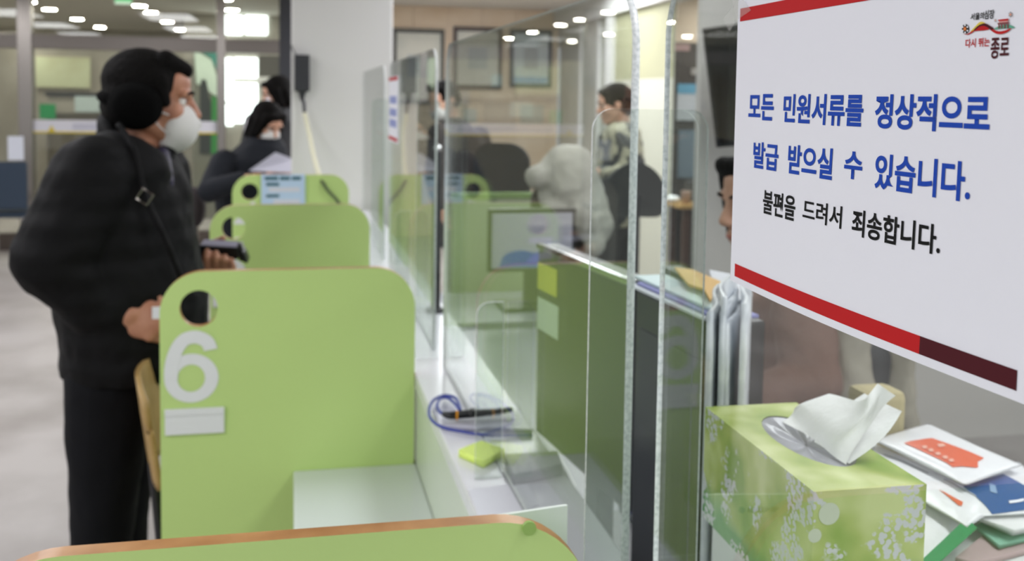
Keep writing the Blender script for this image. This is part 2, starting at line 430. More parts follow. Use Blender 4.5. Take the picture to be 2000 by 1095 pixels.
# tall printed banner in the lobby: pale field with teal top and green foot
t = thing('banner', 'tall pale green lobby banner with a teal corner and leaf green foot', 'banner', (-1.06, 12.9, 0))
def px_poly(pts, Y): return [tuple(atY(x, y, Y)) for x, y in pts]
def slab(pts, Y, th):
    a = [V(p) for p in px_poly(pts, Y)]; me = flat_mesh([[(p.x, p.z) for p in a]], th); return weld(mapped(me, lambda u, v, w_: V((u, Y+w_, v))))
link('banner_field', slab([(378, 98), (424, 98), (424, 428), (378, 428)], 12.85, .02), mat('grey banner field', '77786c', .6), t)
link('pale_shape', slab([(379, 100), (392, 104), (414, 118), (424, 150), (425, 190), (408, 178), (402, 156), (394, 154), (392, 166), (384, 164)], 12.83, .01), M_GLASSG, t)
link('teal_shape', slab([(395, 103), (425, 103), (425, 140), (412, 113)], 12.83, .01), M_TEAL, t)
link('leaf_shape', slab([(414, 186), (425, 192), (425, 300), (412, 300)], 12.83, .01), M_LEAF, t)
link('dark_figure', slab([(391, 160), (399, 154), (404, 160), (405, 180), (412, 200), (412, 300), (390, 300)], 12.83, .01), mat('dark banner print', '2c3230', .6), t)
# lobby information counter and boards
def px_board(name, label, cat, r, Y, m, th=.03, frame=None):
    a = atY(r[0], r[1], Y); b = atY(r[2], r[3], Y)
    o = tag(MB().box(a.x, b.x, Y-th, Y, b.z, a.z, bev=.004).build(name, m), label, cat); return o
px_board('wall_board', 'pale green display board on the far lobby wall', 'board', (70, 110, 177, 172), 16.97, mat('pale green board', 'cdd3b0', .6, noise=(1.1, 'b9b48c', .45, .65)))
px_board('round_wall_sign', 'small round pale blue sign on the lobby wall behind the black earmuff', 'sign', (206, 131, 232, 157), 16.97, mat('pale blue sign', 'a8c3cc', .5))
t = thing('information_desk', 'grey lobby desk with a pale blue panel behind the warning band', 'desk', (-3.2, 15.4, 0))
a = atY(93, 187, 15); b = atY(205, 222, 15)
MB().box(a.x, b.x+.6, 15, 15.6, b.z, a.z).build('desk_body', mat('grey desk panel', 'a39e94', .6), t)
MB().box(a.x-.03, b.x+.63, 14.97, 15.63, a.z, a.z+.05).build('desk_top', M_DARKG, t)
MB().box(a.x, b.x+.6, 15.02, 15.6, 0, b.z).build('desk_base', mat('dark desk base', '6a645a', .6), t)
a2 = atY(146, 187, 14.98); b2 = atY(200, 219, 14.98); MB().box(a2.x, b2.x, 14.97, 14.998, b2.z, a2.z).build('pale_panel', mat('pale blue panel', 'c0d0d0', .5), t)
a = atY(77, 203, 14.8); b = atY(108, 232, 14.8)
t = thing('floor_sign', 'small green sign on a post in front of the lobby desk', 'sign', ((a.x+b.x)/2, 14.85, 0))
MB().box(a.x, b.x, 14.8, 14.84, b.z, a.z).build('sign_face', M_GRN, t); MB().cyl(((a.x+b.x)/2, 14.83, 0), ((a.x+b.x)/2, 14.83, b.z), .02).build('post', M_STEEL, t)
# exit sign
t = thing('exit_sign', 'green and white exit sign under the ceiling above the glass partition', 'sign', (-1.655, 10.9, 2.4))
MB().box(-1.74, -1.57, 10.87, 10.92, 2.405, 2.5).build('housing', M_WHITE, t)
MB().box(-1.735, -1.575, 10.865, 10.871, 2.44, 2.5).build('green_face', mat('lit exit green', '30c070', .5, emit=1.2), t)
MB().box(-1.735, -1.575, 10.864, 10.871, 2.408, 2.438).build('white_face', mat('lit exit white', 'e8fff0', .5, emit=1.0), t)
# lamps: unseen ceiling panels added for light, then the lobby downlights
M_LED = mat('lit lamp diffuser', 'fafaff', .5, emit=LAMP_POWER)
M_DOWN = mat('lit downlight', 'fffaf4', .5, emit=DOWN_POWER)
t0 = thing('added_ceiling_lamp', 'long white ceiling lamp panel out of view, added to light the rooms', 'ceiling lamp', (0, 0, 2.5), 'added ceiling lamp panels')
m = MB(); m.box(-.33, .33, -.63, .63, 2.475, 2.5); m.build('frame', M_WHITE, t0)
m = MB(); m.face([(-.3, -.6, 2.472), (-.3, .6, 2.472), (.3, .6, 2.472), (.3, -.6, 2.472)]); m.build('diffuser', M_LED, t0)
first = True
for x in (-3.4, -1.5, 1.3):
    for y in (-1.6, .6, 2.9, 5.2, 7.5):
        o = t0 if first else copy_tree(t0); first = False; o.location = (x, y, 2.5)
for y in (-1.2, 2.2): o = copy_tree(t0); o.location = (3.2, y, 2.5)
for p in ((3.9, 6.9), (1.1, 8.4), (1.75, 8.4), (2.42, 8.4), (1.9, 7.0), (2.35, 5.6), (-6.5, 13.6), (-6.4, 11.6), (-5.4, 7.4), (.45, 11.7), (4.2, 8.2)): o = copy_tree(t0); o.location = (*p, 2.5)  # extra panels added out of view to brighten office, back wall and lobby
t0 = thing('downlight', 'round white downlight set in the lobby ceiling', 'downlight', (0, 0, 2.5), 'lobby downlights')
MB().lathe([(.09, 2.5), (.1, 2.492), (.075, 2.49)], (0, 0, 0)).build('ring', M_WHITE, t0, smooth=True)
m = MB(); m.face([(.075*math.cos(-2*PI*k/24), .075*math.sin(-2*PI*k/24), 2.4895) for k in range(24)]); m.build('lens', M_DOWN, t0)
first = True
for x, ys in ((-2.8, (10.9, 12.0, 12.97, 14.55, 16.2)), (-1.66, (10.95, 12.05, 12.97, 14.6, 16.28)), (-.675, (12.2, 10.9)), (-3.95, (12.0, 14.5, 16.5)), (-5.2, (12, 14.5))):
    for y in ys:
        o = t0 if first else copy_tree(t0); first = False; o.location = (x, y, 2.5)

# ================================================================== COUNTER
t = thing('service_counter', 'long white service counter with a raised shelf under the clear screens', 'counter', (.2, 2.2, 0))
BAYS = ((-.6, .8105), (.8295, 2.0995), (2.1205, 3.3635), (3.3845, 4.6295), (4.6505, 5.25))
for a_, b_ in BAYS: MB().box(.003, .2565, a_, b_, .722, .745, bev=.004).build('desk_top', M_DESKW, t)
MB().box(.257, .272, -.6, 5.25, .0, .905).build('riser', M_RISER, t)
MB().box(.2545, .42, -.6, 5.25, .905, .935, bev=.004).build('shelf', M_LAM, t)
for a_, b_ in BAYS: MB().box(.18, .2, a_, b_, 0, .722).build('knee_panel', mat('pale grey laminate', 'c8cac8', .5), t)
t = thing('staff_desk', 'grey staff desk running behind the white counter', 'desk', (.85, 2.0, 0))
MB().box(.42, 1.15, -.4, 3.3, .715, .745, bev=.004).build('desk_top', mat('grey desk laminate', '8b8d95', .35), t)
MB().box(.274, .42, -.4, 3.3, .70, .744).build('back_ledge', mat('grey desk laminate'), t)
for y in (-.35, 1.45, 3.22): MB().box(.45, 1.1, y, y+.03, 0, .715).build('side_panel', M_PALE, t)

def divider(y, thick, label):
    root = thing('counter_divider', label, 'divider', (0, y, 0), 'green counter dividers')
    me = flat_mesh([rrect(-.258, .253, .02, 1.165, (.01, .01, .085, .085), 12), circle(-.183, 1.09, .037)], thick)
    weld(me); mapped(me, lambda u, v, w_: V((u, y+thick/2+w_, v)))
    bm = bmesh.new(); bm.from_mesh(me); bm2 = bm.copy()
    side = lambda f: abs(f.normal.y) < .5
    bmesh.ops.delete(bm, geom=[f for f in bm.faces if side(f)], context='FACES')
    bmesh.ops.delete(bm2, geom=[f for f in bm2.faces if not side(f)], context='FACES')
    m1 = bpy.data.meshes.new('a'); bm.to_mesh(m1); m2 = bpy.data.meshes.new('b'); bm2.to_mesh(m2)
    link('board', m1, M_GREEN, root); link('edge_band', m2, M_WOOD, root, 'beech coloured edge strip')
    return root
def numeral(root, y, ch):
    me = fit(text_mesh(ch, .012), -.250, -.145, .899, 1.046)
    link('numeral', mapped(me, lambda u, v, w_: V((u, y-.0012, v))), M_PLASTW, root, 'white numeral '+ch)
def six(root, y):
    X = lambda u: -.250+.105*u; Z = lambda v: .899+.147*v
    bowl = [[(.5+.5*math.cos(a), .34+.34*math.sin(a)) for a in [2*PI*k/48 for k in range(48)]], [(.495+.255*math.cos(a), .34+.19*math.sin(a)) for a in [2*PI*k/40 for k in range(40)]]]
    me = flat_mesh([[(X(u), Z(v)) for u, v in lp] for lp in bowl]); bm = bmesh.new(); bm.from_mesh(me)
    C_ = smooth_path([V((X(u), Z(v), 0)) for u, v in ((.86, .725), (.80, .83), (.67, .893), (.53, .91), (.37, .875), (.25, .77), (.165, .62), (.128, .47), (.125, .34))], 6)
    L_, R_2 = [], []
    for i, p in enumerate(C_):
        d = (C_[min(i+1, len(C_)-1)]-C_[max(i-1, 0)]).normalized(); nn = V((-d.y, d.x, 0))*.0132
        if i == 0: nn = V((.0122, .002, 0))*-1
        L_.append(bm.verts.new(p+nn+V((0, 0, -.0006)))); R_2.append(bm.verts.new(p-nn+V((0, 0, -.0006))))
    for i in range(len(C_)-1): bm.faces.new((L_[i], L_[i+1], R_2[i+1], R_2[i]))
    bm.to_mesh(me); bm.free()
    link('numeral', weld(mapped(me, lambda u, v, w_: V((u, y-.0012+w_, v)))), M_PLASTW, root, 'white numeral 6')
def plate(root, y):
    m = MB(); m.box(-.249, -.134, y-.006, y-.0005, .835, .888, bev=.0015); p = m.build('name_plate_holder', M_PLASTW, root, 'blank white name plate holder')
    MB().box(-.249, -.134, y-.008, y-.006, .875, .888).build('lip', M_PLASTW, p)
d6 = divider(2.1, .02, 'green counter divider bearing a large white 6'); six(d6, 2.1); plate(d6, 2.1)
d5 = divider(3.364, .02, 'green divider behind the one bearing a 6, its 5 half hidden by a wallet'); numeral(d5, 3.364, '5'); plate(d5, 3.364)
d4 = divider(4.63, .02, 'green counter divider nearest the white pillar, with a pale blue notice on it'); numeral(d4, 4.63, '4'); plate(d4, 4.63)
d7 = divider(.811, .018, 'nearest green counter divider, seen from above along its wooden edge')
m = MB(); c = atY(1033, 1030, .8105); m.cyl((c.x, .808, c.z), (c.x, .8115, c.z), .006); m.build('green_dot', mat('green dot', '93b45c', .5), d7)  # small round disc, a darker green than the board
# pale blue notice on the far divider
t = thing('notice_sheet', 'pale blue notice taped to the green divider by the pillar', 'notice', (-.04, 4.62, 1.0))
MB().box(-.133, .058, 4.619, 4.621, 1.03, 1.168).build('sheet', mat('pale blue sheet', 'bfd6ee', .6), t)
for x0, x1, z0, z1 in ((-.118, -.06, 1.143, 1.158), (-.052, -.008, 1.143, 1.158), (0, .04, 1.143, 1.158), (-.112, -.055, 1.117, 1.13), (-.112, -.055, 1.066, 1.078)):
    MB().box(x0, x1, 4.617, 4.6185, z0, z1).build('headline_print', mat('dark teal print', '2c5f6c', .6), t)
for x0, z0 in ((-.10, 1.09), (-.08, 1.036)): MB().box(x0, .035, 4.617, 4.6185, z0, z0+.02).build('pale_text_box', mat('pale print box', 'd8dae4', .6), t)

# ================================================================== CLEAR SCREENS
SX = .32
def sheet(name, label, x, th, y0, y1, z0, z1, r, group, turn=0.0):
    me = flat_mesh([rrect(y0, y1, z0, z1, r, 12)], th); weld(me)
    mapped(me, lambda u, v, w_: V((x+w_, u, v))); weld(me)
    for p in me.polygons: p.material_index = 0 if abs(p.normal.x) > .7 else 1
    if turn: me.transform(Matrix.Translation((x, (y0+y1)/2, 0)) @ Matrix.Rotation(turn, 4, 'Z') @ Matrix.Translation((-x, -(y0+y1)/2, 0)))
    return tag(link(name, me, [M_PANE, M_EDGE]), label, 'clear screen', group)
G = 'clear acrylic counter screens'
sheet('acrylic_screen', 'clear acrylic screen that holds the printed notice, nearest the camera', SX+.0025, .005, -.45, .845, .937, 1.632, (0, 0, .06, .06), G)
sheet('acrylic_screen', 'long clear acrylic screen beside the divider bearing a 6', SX+.004, .008, .934, 2.15, .937, 1.632, (0, 0, .06, .06), G)
sheet('acrylic_screen', 'clear acrylic screen beside the second green divider with a 5', SX+.0025, .005, 2.30, 3.42, .937, 1.632, (0, 0, .06, .06), G)
sheet('acrylic_screen', 'farthest clear acrylic screen, ending at the white pillar', SX+.0025, .005, 3.62, 4.75, .937, 1.632, (0, 0, .06, .06), G)
def wing(y, label):
    x0, x1 = atY(1152, 500, .89).x, atY(1376, 500, .89).x
    me = flat_mesh([rrect(x0, x1, .937, 1.512, (0, 0, .02, .02), 10)], .004)
    mapped(me, lambda u, v, w_: V((u, y+w_, v))); weld(me)
    for p in me.polygons: p.material_index = 0 if abs(p.normal.y) > .7 else 1
    tag(link('acrylic_wing', me, [M_PANE, M_EDGE]), label, 'clear screen', 'low acrylic wings across the counter')
wing(.89, 'low rounded acrylic wing across the gap beside the tissue box')
wing(2.225, 'low rounded acrylic wing across the gap beside the slim black pole')
wing(3.52, 'low rounded acrylic wing across the gap nearest the white pillar')
def fin(y, label):
    me = flat_mesh([rrect(.275, .317, .936, 1.21, (0, 0, 0, .02), 8)], .004)
    mapped(me, lambda u, v, w_: V((u, y+w_, v))); weld(me)
    for p in me.polygons: p.material_index = 0 if abs(p.normal.y) > .7 else 1
    tag(link('acrylic_brace', me, [M_PANE, M_EDGE]), label, 'screen support', 'acrylic screen supports')
fin(1.5, 'upright acrylic foot bracing the long screen beside the yellow green notepad')
fin(2.75, 'upright acrylic foot bracing the screen behind the divider bearing a 6')

# ================================================================== PRINTED NOTICE
SZ0 = atX(1430, 548, SX).z; SY0 = atX(1435, 300, SX).y; SW, SH = .314, .207
def sd(u, v): return .0006+.006*math.sin(PI*min(max(u/SW, 0), 1))**1.0*max(0, 1-v/SH)
def SP(u, v, lift=0): return V((SX-sd(u, v)-lift, SY0-u, SZ0+v))
def s_uv(px, py):
    d = .0006
    for _ in range(8):
        p = atX(px, py, SX-d); u, v = SY0-p.y, p.z-SZ0; d = sd(u, v)
    return u, v
N = thing('printed_notice', 'white printed notice with blue Korean text taped to the near screen', 'notice', (SX, SY0-SW/2, SZ0))
def on_sign(name, loops, m, lift=.0003, label=None):
    me = flat_mesh(loops); bm = bmesh.new(); bm.from_mesh(me)
    bmesh.ops.triangulate(bm, faces=bm.faces[:]); bm.to_mesh(me); bm.free()
    return link(name, mapped(me, lambda u, v, w_: SP(u, v, lift)), m, N, label)
def strip(name, u0, u1, v0, v1, m, lift=.0003, nu=40, nv=8):
    return MB().grid(lambda a, b: SP(u0+(u1-u0)*a, v0+(v1-v0)*b, lift), nu, nv).build(name, m, N)
m = MB(); m.grid(lambda a, b: SP(SW*a, SH*b), 48, 24); m.grid(lambda a, b: SP(SW*a, SH*b, -.0002), 48, 24); m.build('paper_sheet', M_PAPER, N)
tu0, tv0 = s_uv(1446, 42); _, tv1 = s_uv(1446, 17)
strip('top_bar', tu0, .225, tv0, tv1, M_RED)
bu0, bv1 = s_uv(1436, 514); _, bv0 = s_uv(1436, 539); bu1, _ = s_uv(1797, 670); bu2, _ = s_uv(1987, 740)
strip('bottom_bar', bu0, bu1, bv0, bv1, M_RED); strip('bottom_bar_end', bu1, bu2, bv0, bv1, M_MAROON)
def word(body, L, tl, bl, Rr, tr, br, m, bold=.02, name='text_block'):
    a = s_uv(L, tl); b = s_uv(L, bl); c = s_uv(Rr, tr); d = s_uv(Rr, br)
    v1 = (a[1]+c[1])/2; v0 = (b[1]+d[1])/2; u0 = (a[0]+b[0])/2; u1 = (c[0]+d[0])/2
    me = fit(text_mesh(body, bold), u0, u1, v0, v1)
    link(name, mapped(me, lambda u, v, w_: SP(u, v, .0004)), m, N)
word('모든', 1463, 184, 232, 1512, 183, 237, M_BLUE, .028)
word('민원서류를', 1531, 183, 240, 1687, 184, 248, M_BLUE, .026)
word('정상적으로', 1710, 182, 252, 1935, 186, 260, M_BLUE, .03)
word('발급', 1472, 276, 328, 1521, 281, 334, M_BLUE, .026)
word('받으실', 1540, 282, 339, 1627, 289, 351, M_BLUE, .026)
word('수', 1650, 294, 348, 1685, 297, 352, M_BLUE, .03)
word('있습니다.', 1710, 300, 372, 1897, 315, 391, M_BLUE, .026)
word('불편을', 1491, 372, 418, 1554, 380, 430, M_INK, .02)
word('드려서', 1569, 389, 430, 1645, 401, 446, M_INK, .016)
word('죄송합니다.', 1665, 409, 462, 1838, 436, 496, M_INK, .022)
# emblem
word('서울의', 1897, 24, 37, 1923, 26, 40, M_INK, .02, 'emblem_text'); word('심장', 1924, 20, 37, 1943, 19, 37, M_INK, .02, 'emblem_text')
word('다시 뛰는', 1887, 76, 92, 1934, 73, 92, M_RED, .02, 'emblem_text'); word('종로', 1936, 74, 116, 1972, 72, 112, M_MAROON, .022, 'emblem_text')
def emb(name, pts, m, lift=.0004, sm=5):
    uv = [s_uv(1840+x/8.425, y/8.425) for x, y in pts]
    P = [V((u, v, 0)) for u, v in uv]
    P = smooth_path(P, sm, True) if sm > 1 else P
    on_sign(name, [[(p.x, p.y) for p in P]], m, lift)
emb('emblem_yellow_wave', [(480, 520), (560, 430), (620, 370), (665, 357), (720, 380), (660, 395), (590, 440), (530, 505)], M_YEL)
emb('emblem_dark_wave', [(530, 505), (600, 430), (680, 390), (740, 388), (800, 420), (870, 470), (820, 490), (760, 450), (700, 425), (630, 440), (570, 490)], M_MAROON, .0006)
emb('emblem_red_hill', [(525, 510), (600, 450), (680, 425), (750, 430), (790, 480), (700, 500), (600, 508)], M_RED, .0005)
emb('emblem_red_swoosh', [(365, 555), (430, 558), (500, 515), (560, 490), (520, 530), (470, 560), (420, 572)], M_RED, .0005)
emb('emblem_red_bowl', [(800, 480), (860, 488), (950, 515), (1050, 500), (1150, 465), (1100, 520), (1010, 558), (920, 558), (850, 525)], M_RED, .0005)
emb('emblem_green_hill', [(870, 482), (940, 432), (1030, 410), (1120, 405), (1210, 458), (1040, 470)], mat('printed green', '5aa58a', .6), .0004)
M_GATE = mat('printed brown', '7a2e30', .6)
emb('emblem_gate_roof', [(940, 328), (1000, 318), (1118, 305), (1105, 338), (950, 350)], M_RED, .0007, 1)
emb('emblem_gate_eave', [(928, 378), (1126, 360), (1110, 392), (940, 400)], M_GATE, .0007, 1)
emb('emblem_gate_body', [(955, 352), (1100, 342), (1100, 362), (955, 375)], mat('printed pink', 'd99a94', .6), .0006, 1)
for x in (945, 990, 1040, 1090): emb('emblem_gate_post', [(x, 400), (x+22, 398), (x+22, 466), (x, 468)], M_GATE, .0007, 1)
def flower(cx, cy, R_, ring=True):
    if ring: emb('emblem_flower_ring', [(cx+R_*math.cos(k*PI/8), cy+R_*1.35*math.sin(k*PI/8)) for k in range(16)], M_INK, .0004, 2)
    for k in range(6):
        a = k*PI/3+.5; x, y = cx+R_*.78*math.cos(a), cy+R_*1.05*math.sin(a)
        emb('emblem_petal', [(x+R_*.24*math.cos(j*PI/4), y+R_*.3*math.sin(j*PI/4)) for j in range(8)], M_PAPER if ring else M_INK, .0006, 2)
    emb('emblem_flower_heart', [(cx+R_*(.55 if k % 2 else .3)*math.cos(k*PI/6), cy+1.3*R_*(.55 if k % 2 else .3)*math.sin(k*PI/6)) for k in range(12)], mat('printed orange', 'e07a28', .6), .0007, 1)
flower(395, 475, 58); flower(1145, 240, 34, False); flower(897, 337, 20, False)
# clear tape at the top corner
M_TAPE = mat('clear tape', 'd8d8d4', .15, alpha=.25)
q = [s_uv(*p) for p in ((1432, 2), (1450, -8), (1470, 20), (1441, 40))]
m = MB(); m.face([SP(u, v, .0012) for u, v in q]); m.face([tuple(SP(u, v, .0012)) for u, v in (s_uv(1415, 38), s_uv(1436, 10), s_uv(1437, 48), s_uv(1427, 62))]); m.build('tape', M_TAPE, N)
# the same notice on the third screen
t = thing('printed_notice', 'same red barred notice seen edge on, on the far screen before the pillar', 'notice', (SX-.001, 3.3, 1.375))
MB().box(SX-.0022, SX-.0006, 3.12, 3.41, 1.375, 1.585).build('paper_sheet', M_PAPER, t)
for z in (1.572, 1.38): MB().box(SX-.0028, SX-.0021, 3.13, 3.41, z, z+.011).build('red_bar', M_RED, t)
m = MB()
for z in (1.51, 1.47, 1.435): m.box(SX-.0028, SX-.0021, 3.16, 3.38, z-.012, z+.012)
m.build('text_block', mat('faint blue print', '8a95cc', .6), t)

# ================================================================== THINGS ON THE SHELF
SZ = .935
# blue cable lying in loops
m = MB()
lp = [(1040, 849), (960, 850), (900, 842), (862, 833), (842, 818), (838, 800), (846, 782), (866, 772), (888, 776), (897, 790), (899, 800)]
m.tube([atZ(x, y, SZ+.004+.001*i) for i, (x, y) in enumerate(lp)], .0028, 8, 6)
lp = [(899, 802), (886, 785), (872, 776), (858, 780), (854, 795), (862, 806), (876, 806)]
m.tube([atZ(x, y, SZ+.012) for x, y in lp], .0028, 8, 6)
m.build('blue_cable', M_CABLE, None, smooth=True); o = bpy.data.objects['blue_cable']
tag(o, 'thin blue cable looped on the white shelf around a pen pad', 'cable')
# signature pad and its pen
t = thing('signature_pad', 'flat pale grey signing pad on the white shelf inside the blue cable', 'signing pad', (.34, 1.77, SZ))
P4 = [atZ(x, y, SZ+.01) for x, y in ((866, 806), (1010, 800), (1040, 838), (868, 828))]
me = flat_mesh([[(p.x, p.y) for p in P4]], .008); weld(mapped(me, lambda u, v, w_: V((u, v, SZ+.0055+w_)))); link('pad', me, mat('pale grey pad', 'bcbcc8', .35), t)
a = atZ(866, 808, SZ+.02); b = atZ(912, 808, SZ+.02); c = atZ(925, 798, SZ+.03); d = atZ(942, 806, SZ+.02); e = atZ(1000, 799, SZ+.02)
t = thing('stylus', 'black stylus with an orange band lying across the signing pad', 'stylus', (a.x, a.y, SZ+.01))
MB().tube([a, atZ(880, 811, SZ+.02), b, d, e], lambda k: .0045+.003*math.sin(k*PI), 10, 4).build('barrel', M_BLACK, t, smooth=True)
q = atZ(893, 811, SZ+.02); q2 = atZ(897, 811, SZ+.02); MB().cyl(q+(q-q2)*.6, q2+(q2-q)*-.6, .0085).build('orange_band', mat('orange band', 'e89a18', .4), t, 'orange band')
MB().cyl(atZ(922, 808, SZ+.02), c, .009, .005).build('clip_stand', M_BLACK, t)
# notepad
t = thing('sticky_notepad', 'bright yellow green sticky notepad on the white shelf', 'notepad', (.31, 1.61, SZ))
P4 = [atZ(x, y, SZ+.012) for x, y in ((896, 878), (944, 900), (985, 877), (940, 860))]
me = flat_mesh([[(p.x, p.y) for p in P4]], .012); weld(mapped(me, lambda u, v, w_: V((u, v, SZ+.0065+w_)))); link('pad', me, mat('neon yellow paper', 'e8ff80', .6), t)
P4b = [p+(sum(P4, V())/4-p)*.001 for p in P4]
def paper(name, label, pts, z, m, th=.0008, cat='paper', group=None):
    P = [atZ(x, y, z) for x, y in pts]; me = flat_mesh([[(p.x, p.y) for p in P]], th)
    weld(mapped(me, lambda u, v, w_: V((u, v, z-th/2+w_)))); o = link(name, me, m)
    return tag(o, label, cat, group)
paper('paper_slip', 'white paper slip on the shelf end behind the nearest divider', ((915, 955), (1030, 940), (1052, 985), (1000, 1005), (935, 1010)), SZ+.0015, M_PAPER)
t = thing('card_reader', 'grey card reader at the staff side of the white shelf', 'card reader', (.38, 1.52, SZ))
P4 = [atZ(x, y, SZ+.02) for x, y in ((985, 886), (1088, 880), (1098, 905), (1003, 925))]
me = flat_mesh([[(p.x, p.y) for p in P4]], .018); weld(mapped(me, lambda u, v, w_: V((u, v, SZ+.011+w_)))); link('body', me, M_GREY, t)
# info stand behind the nearest divider
t = thing('desk_notice_stand', 'white desk notice in a stand behind the nearest green divider', 'notice stand', (.2, .955, .745))
r_ = atZ(1107, 985, 1.1425); l_ = atZ(1000, 1001, 1.1425); l_ = r_+(l_-r_).normalized()*.15
DX = (l_-r_).normalized(); NX = V((-DX.y, DX.x, 0)); RD = Matrix((DX, NX, V((0, 0, 1)))).transposed().to_4x4(); RD.translation = V((r_.x, r_.y, 0))
MB().box(0, .15, -.002, .002, .751, 1.1425, RD).build('card', mat('pale mint card', 'dfe8e0', .5), t)
MB().box(.012, .145, -.03, .03, .745, .751, RD).build('foot', M_PANE, t)
m = MB(); c = atY(1070, 1003, r_.y+.016); c = r_+DX*.035+V((0, 0, c.z-r_.z)); sg = -1 if NX.y > 0 else 1; m.cyl(c+NX*sg*.002, c+NX*sg*.003, .0032); m.build('blue_dot', mat('cyan print', '2c8cc0', .5), t)
MB().box(.041, .062, sg*.002, sg*.003, c.z-.0025, c.z+.002, RD).build('small_print', mat('grey print', '5c666c', .6), t)
# slim black pole in the gap between the screens
t = thing('camera_pole', 'slim black pole standing in the gap between two clear screens', 'pole', (.38, 2.28, SZ))
c = atX(853, 400, .385); MB().cyl((.385, c.y, SZ+.012), (.385, c.y, 1.375), .012).build('pole', M_BLACK, t)
MB().cyl((.385, c.y, SZ), (.385, c.y, SZ+.012), .03, .022).build('base', M_BLACK, t)
MB().cyl((.385, c.y, SZ+.01), (.385, c.y, SZ+.07), .012, .008).build('collar', M_BLACK, t)
link('round_head', sph((.385, c.y, 1.38), .013), M_CHROME, t, smooth=True)

# ================================================================== THINGS ON THE STAFF DESK
DZ = .745
# desktop monitor seen from behind through the screens
t = thing('desktop_monitor', 'dark monitor seen from behind through the long clear screen', 'monitor', (.49, 1.62, DZ))
a = V((.453, 1.838, 1.25)); b = V((.500, 1.44, 1.25)); ax = (b-a); L = ax.length; ax.normalize(); nx = V((-ax.y, ax.x, 0)); nx = nx if nx.x > 0 else -nx
RM = Matrix((ax, nx, V((0, 0, 1)))).transposed().to_4x4(); RM.translation = a
MB().box(0, L, 0, .035, -.36, -.012, RM, .004).build('back_shell', M_BLACK, t)
MB().box(-.002, L+.002, .008, .04, -.012, -.002, RM, .002).build('top_shell', M_BLACK, t)
MB().box(-.002, L+.002, -.004, .008, -.010, 0, RM, .002).build('top_bezel', M_CHROME, t, 'bright silver top edge')
MB().box(.015, L-.015, .035, .037, -.34, -.02, RM).build('screen', mat('dark screen', '101216', .1), t)
MB().box(L/2-.03, L/2+.03, .03, .06, -.49, -.2, RM, .004).build('stand_neck', M_BLACK, t); MB().box(L/2-.1, L/2+.1, -.05, .13, -.505, -.49, RM, .003).build('stand_base', M_BLACK, t)
for nm, z0, z1, u0, u1, c, lab in (('sticky_note', -.085, -.035, .003, .1, 'd8dc4a', 'yellow sticky note on the far upper corner of the dark monitor'), ('sticky_note', -.16, -.1, .005, .11, 'd4e6d0', 'pale green sticky note below the yellow one on the dark monitor')):
    tag(MB().box(u0, u1, -.0016, -.0005, z0, z1, RM).build(nm, mat('sticky '+c, c, .7)), lab, 'sticky note')
# black desktop computer with papers on it
t = thing('desktop_computer', 'black upright desktop computer behind the gap in the screens', 'computer', (.6, 1.32, DZ))
a = V((.502, 1.425, DZ)); b = V((.52, 1.185, DZ)); ax = (b-a).normalized(); L = (b-a).length; nx = V((-ax.y, ax.x, 0)); nx = nx if nx.x > 0 else -nx
RC = Matrix((ax, nx, V((0, 0, 1)))).transposed().to_4x4(); RC.translation = a
MB().box(0, L, 0, .078, 0, .495, RC, .006).build('case', mat('black computer case', '1b1d21', .3), t)
m = MB(); m.box(.02, L-.02, -.002, 0, .3, .44, RC); m.build('front_panel', M_DARKG, t)
for k, (c, dx, dz, lab) in enumerate((('dfe2ea', 0, .497, 'white paper lowest on the black computer'), ('8f8fc8', .02, .5015, 'lavender folder among the papers on the black computer'), ('d4e4e6', -.01, .506, 'pale blue paper topmost on the black computer'))):
    tag(MB().box(-.02+dx, L-.012+dx, -.006+.008*k, .062, dz-.001, dz+.0028, RC).build('paper_sheet' if k != 1 else 'folder', mat('paper '+c, c, .7)), lab, 'paper' if k != 1 else 'folder')
# upright plastic folders and the yellow envelope
t = thing('file_rack', 'dark wire file rack holding clear folders behind the tissue box', 'file rack', (.52, 1.09, DZ))
m = MB(); m.box(.45, .66, 1.0, 1.172, DZ, DZ+.02); m.build('tray', M_DARKG, t); MB().box(.45, .66, 1.172, 1.177, DZ, DZ+.2).build('back_plate', M_DARKG, t)
M_FOLD = mat('clear folder plastic', 'eef1f6', .3, noise=(30, 'd2d6de', .4, .65))
fl = ['frosted file folder nearest the black computer', 'second frosted file folder from the black computer', 'middle frosted file folder in the dark rack', 'fourth frosted file folder from the black computer', 'frosted file folder farthest from the black computer']
for k in range(5):
    x = atY(1386+15*k, 600, 1.005).x; ph = k*1.7
    m = MB(); m.grid(lambda a, b: V((x+.085*b+.004*math.sin(6*b+ph)*(.3+a)+.003*a*math.sin(ph), 1.005+.16*b, DZ+.021+(.528+.015*math.sin(ph))*a)), 10, 12)
    o = tag(m.build('file_folder', M_FOLD, None, smooth=True), fl[k], 'folder', 'clear folders in the rack'); d = o.modifiers.new('s', 'SOLIDIFY'); d.thickness = .006; d.offset = 0
t = thing('file_box', 'narrow dark file box behind the black computer, under the manila envelope', 'file box', (.6, 1.42, DZ))
MB().box(.588, .622, 1.30, 1.55, DZ, 1.252, bev=.003).build('box', M_DARKG, t); MB().box(.587, .588, 1.34, 1.40, 1.05, 1.15).build('spine_label', M_PAPER, t)
Q4 = [atZ(x, y, 1.262) for x, y in ((1318, 524), (1352, 528), (1432, 562), (1420, 580), (1395, 572), (1388, 590), (1376, 566), (1345, 556))]
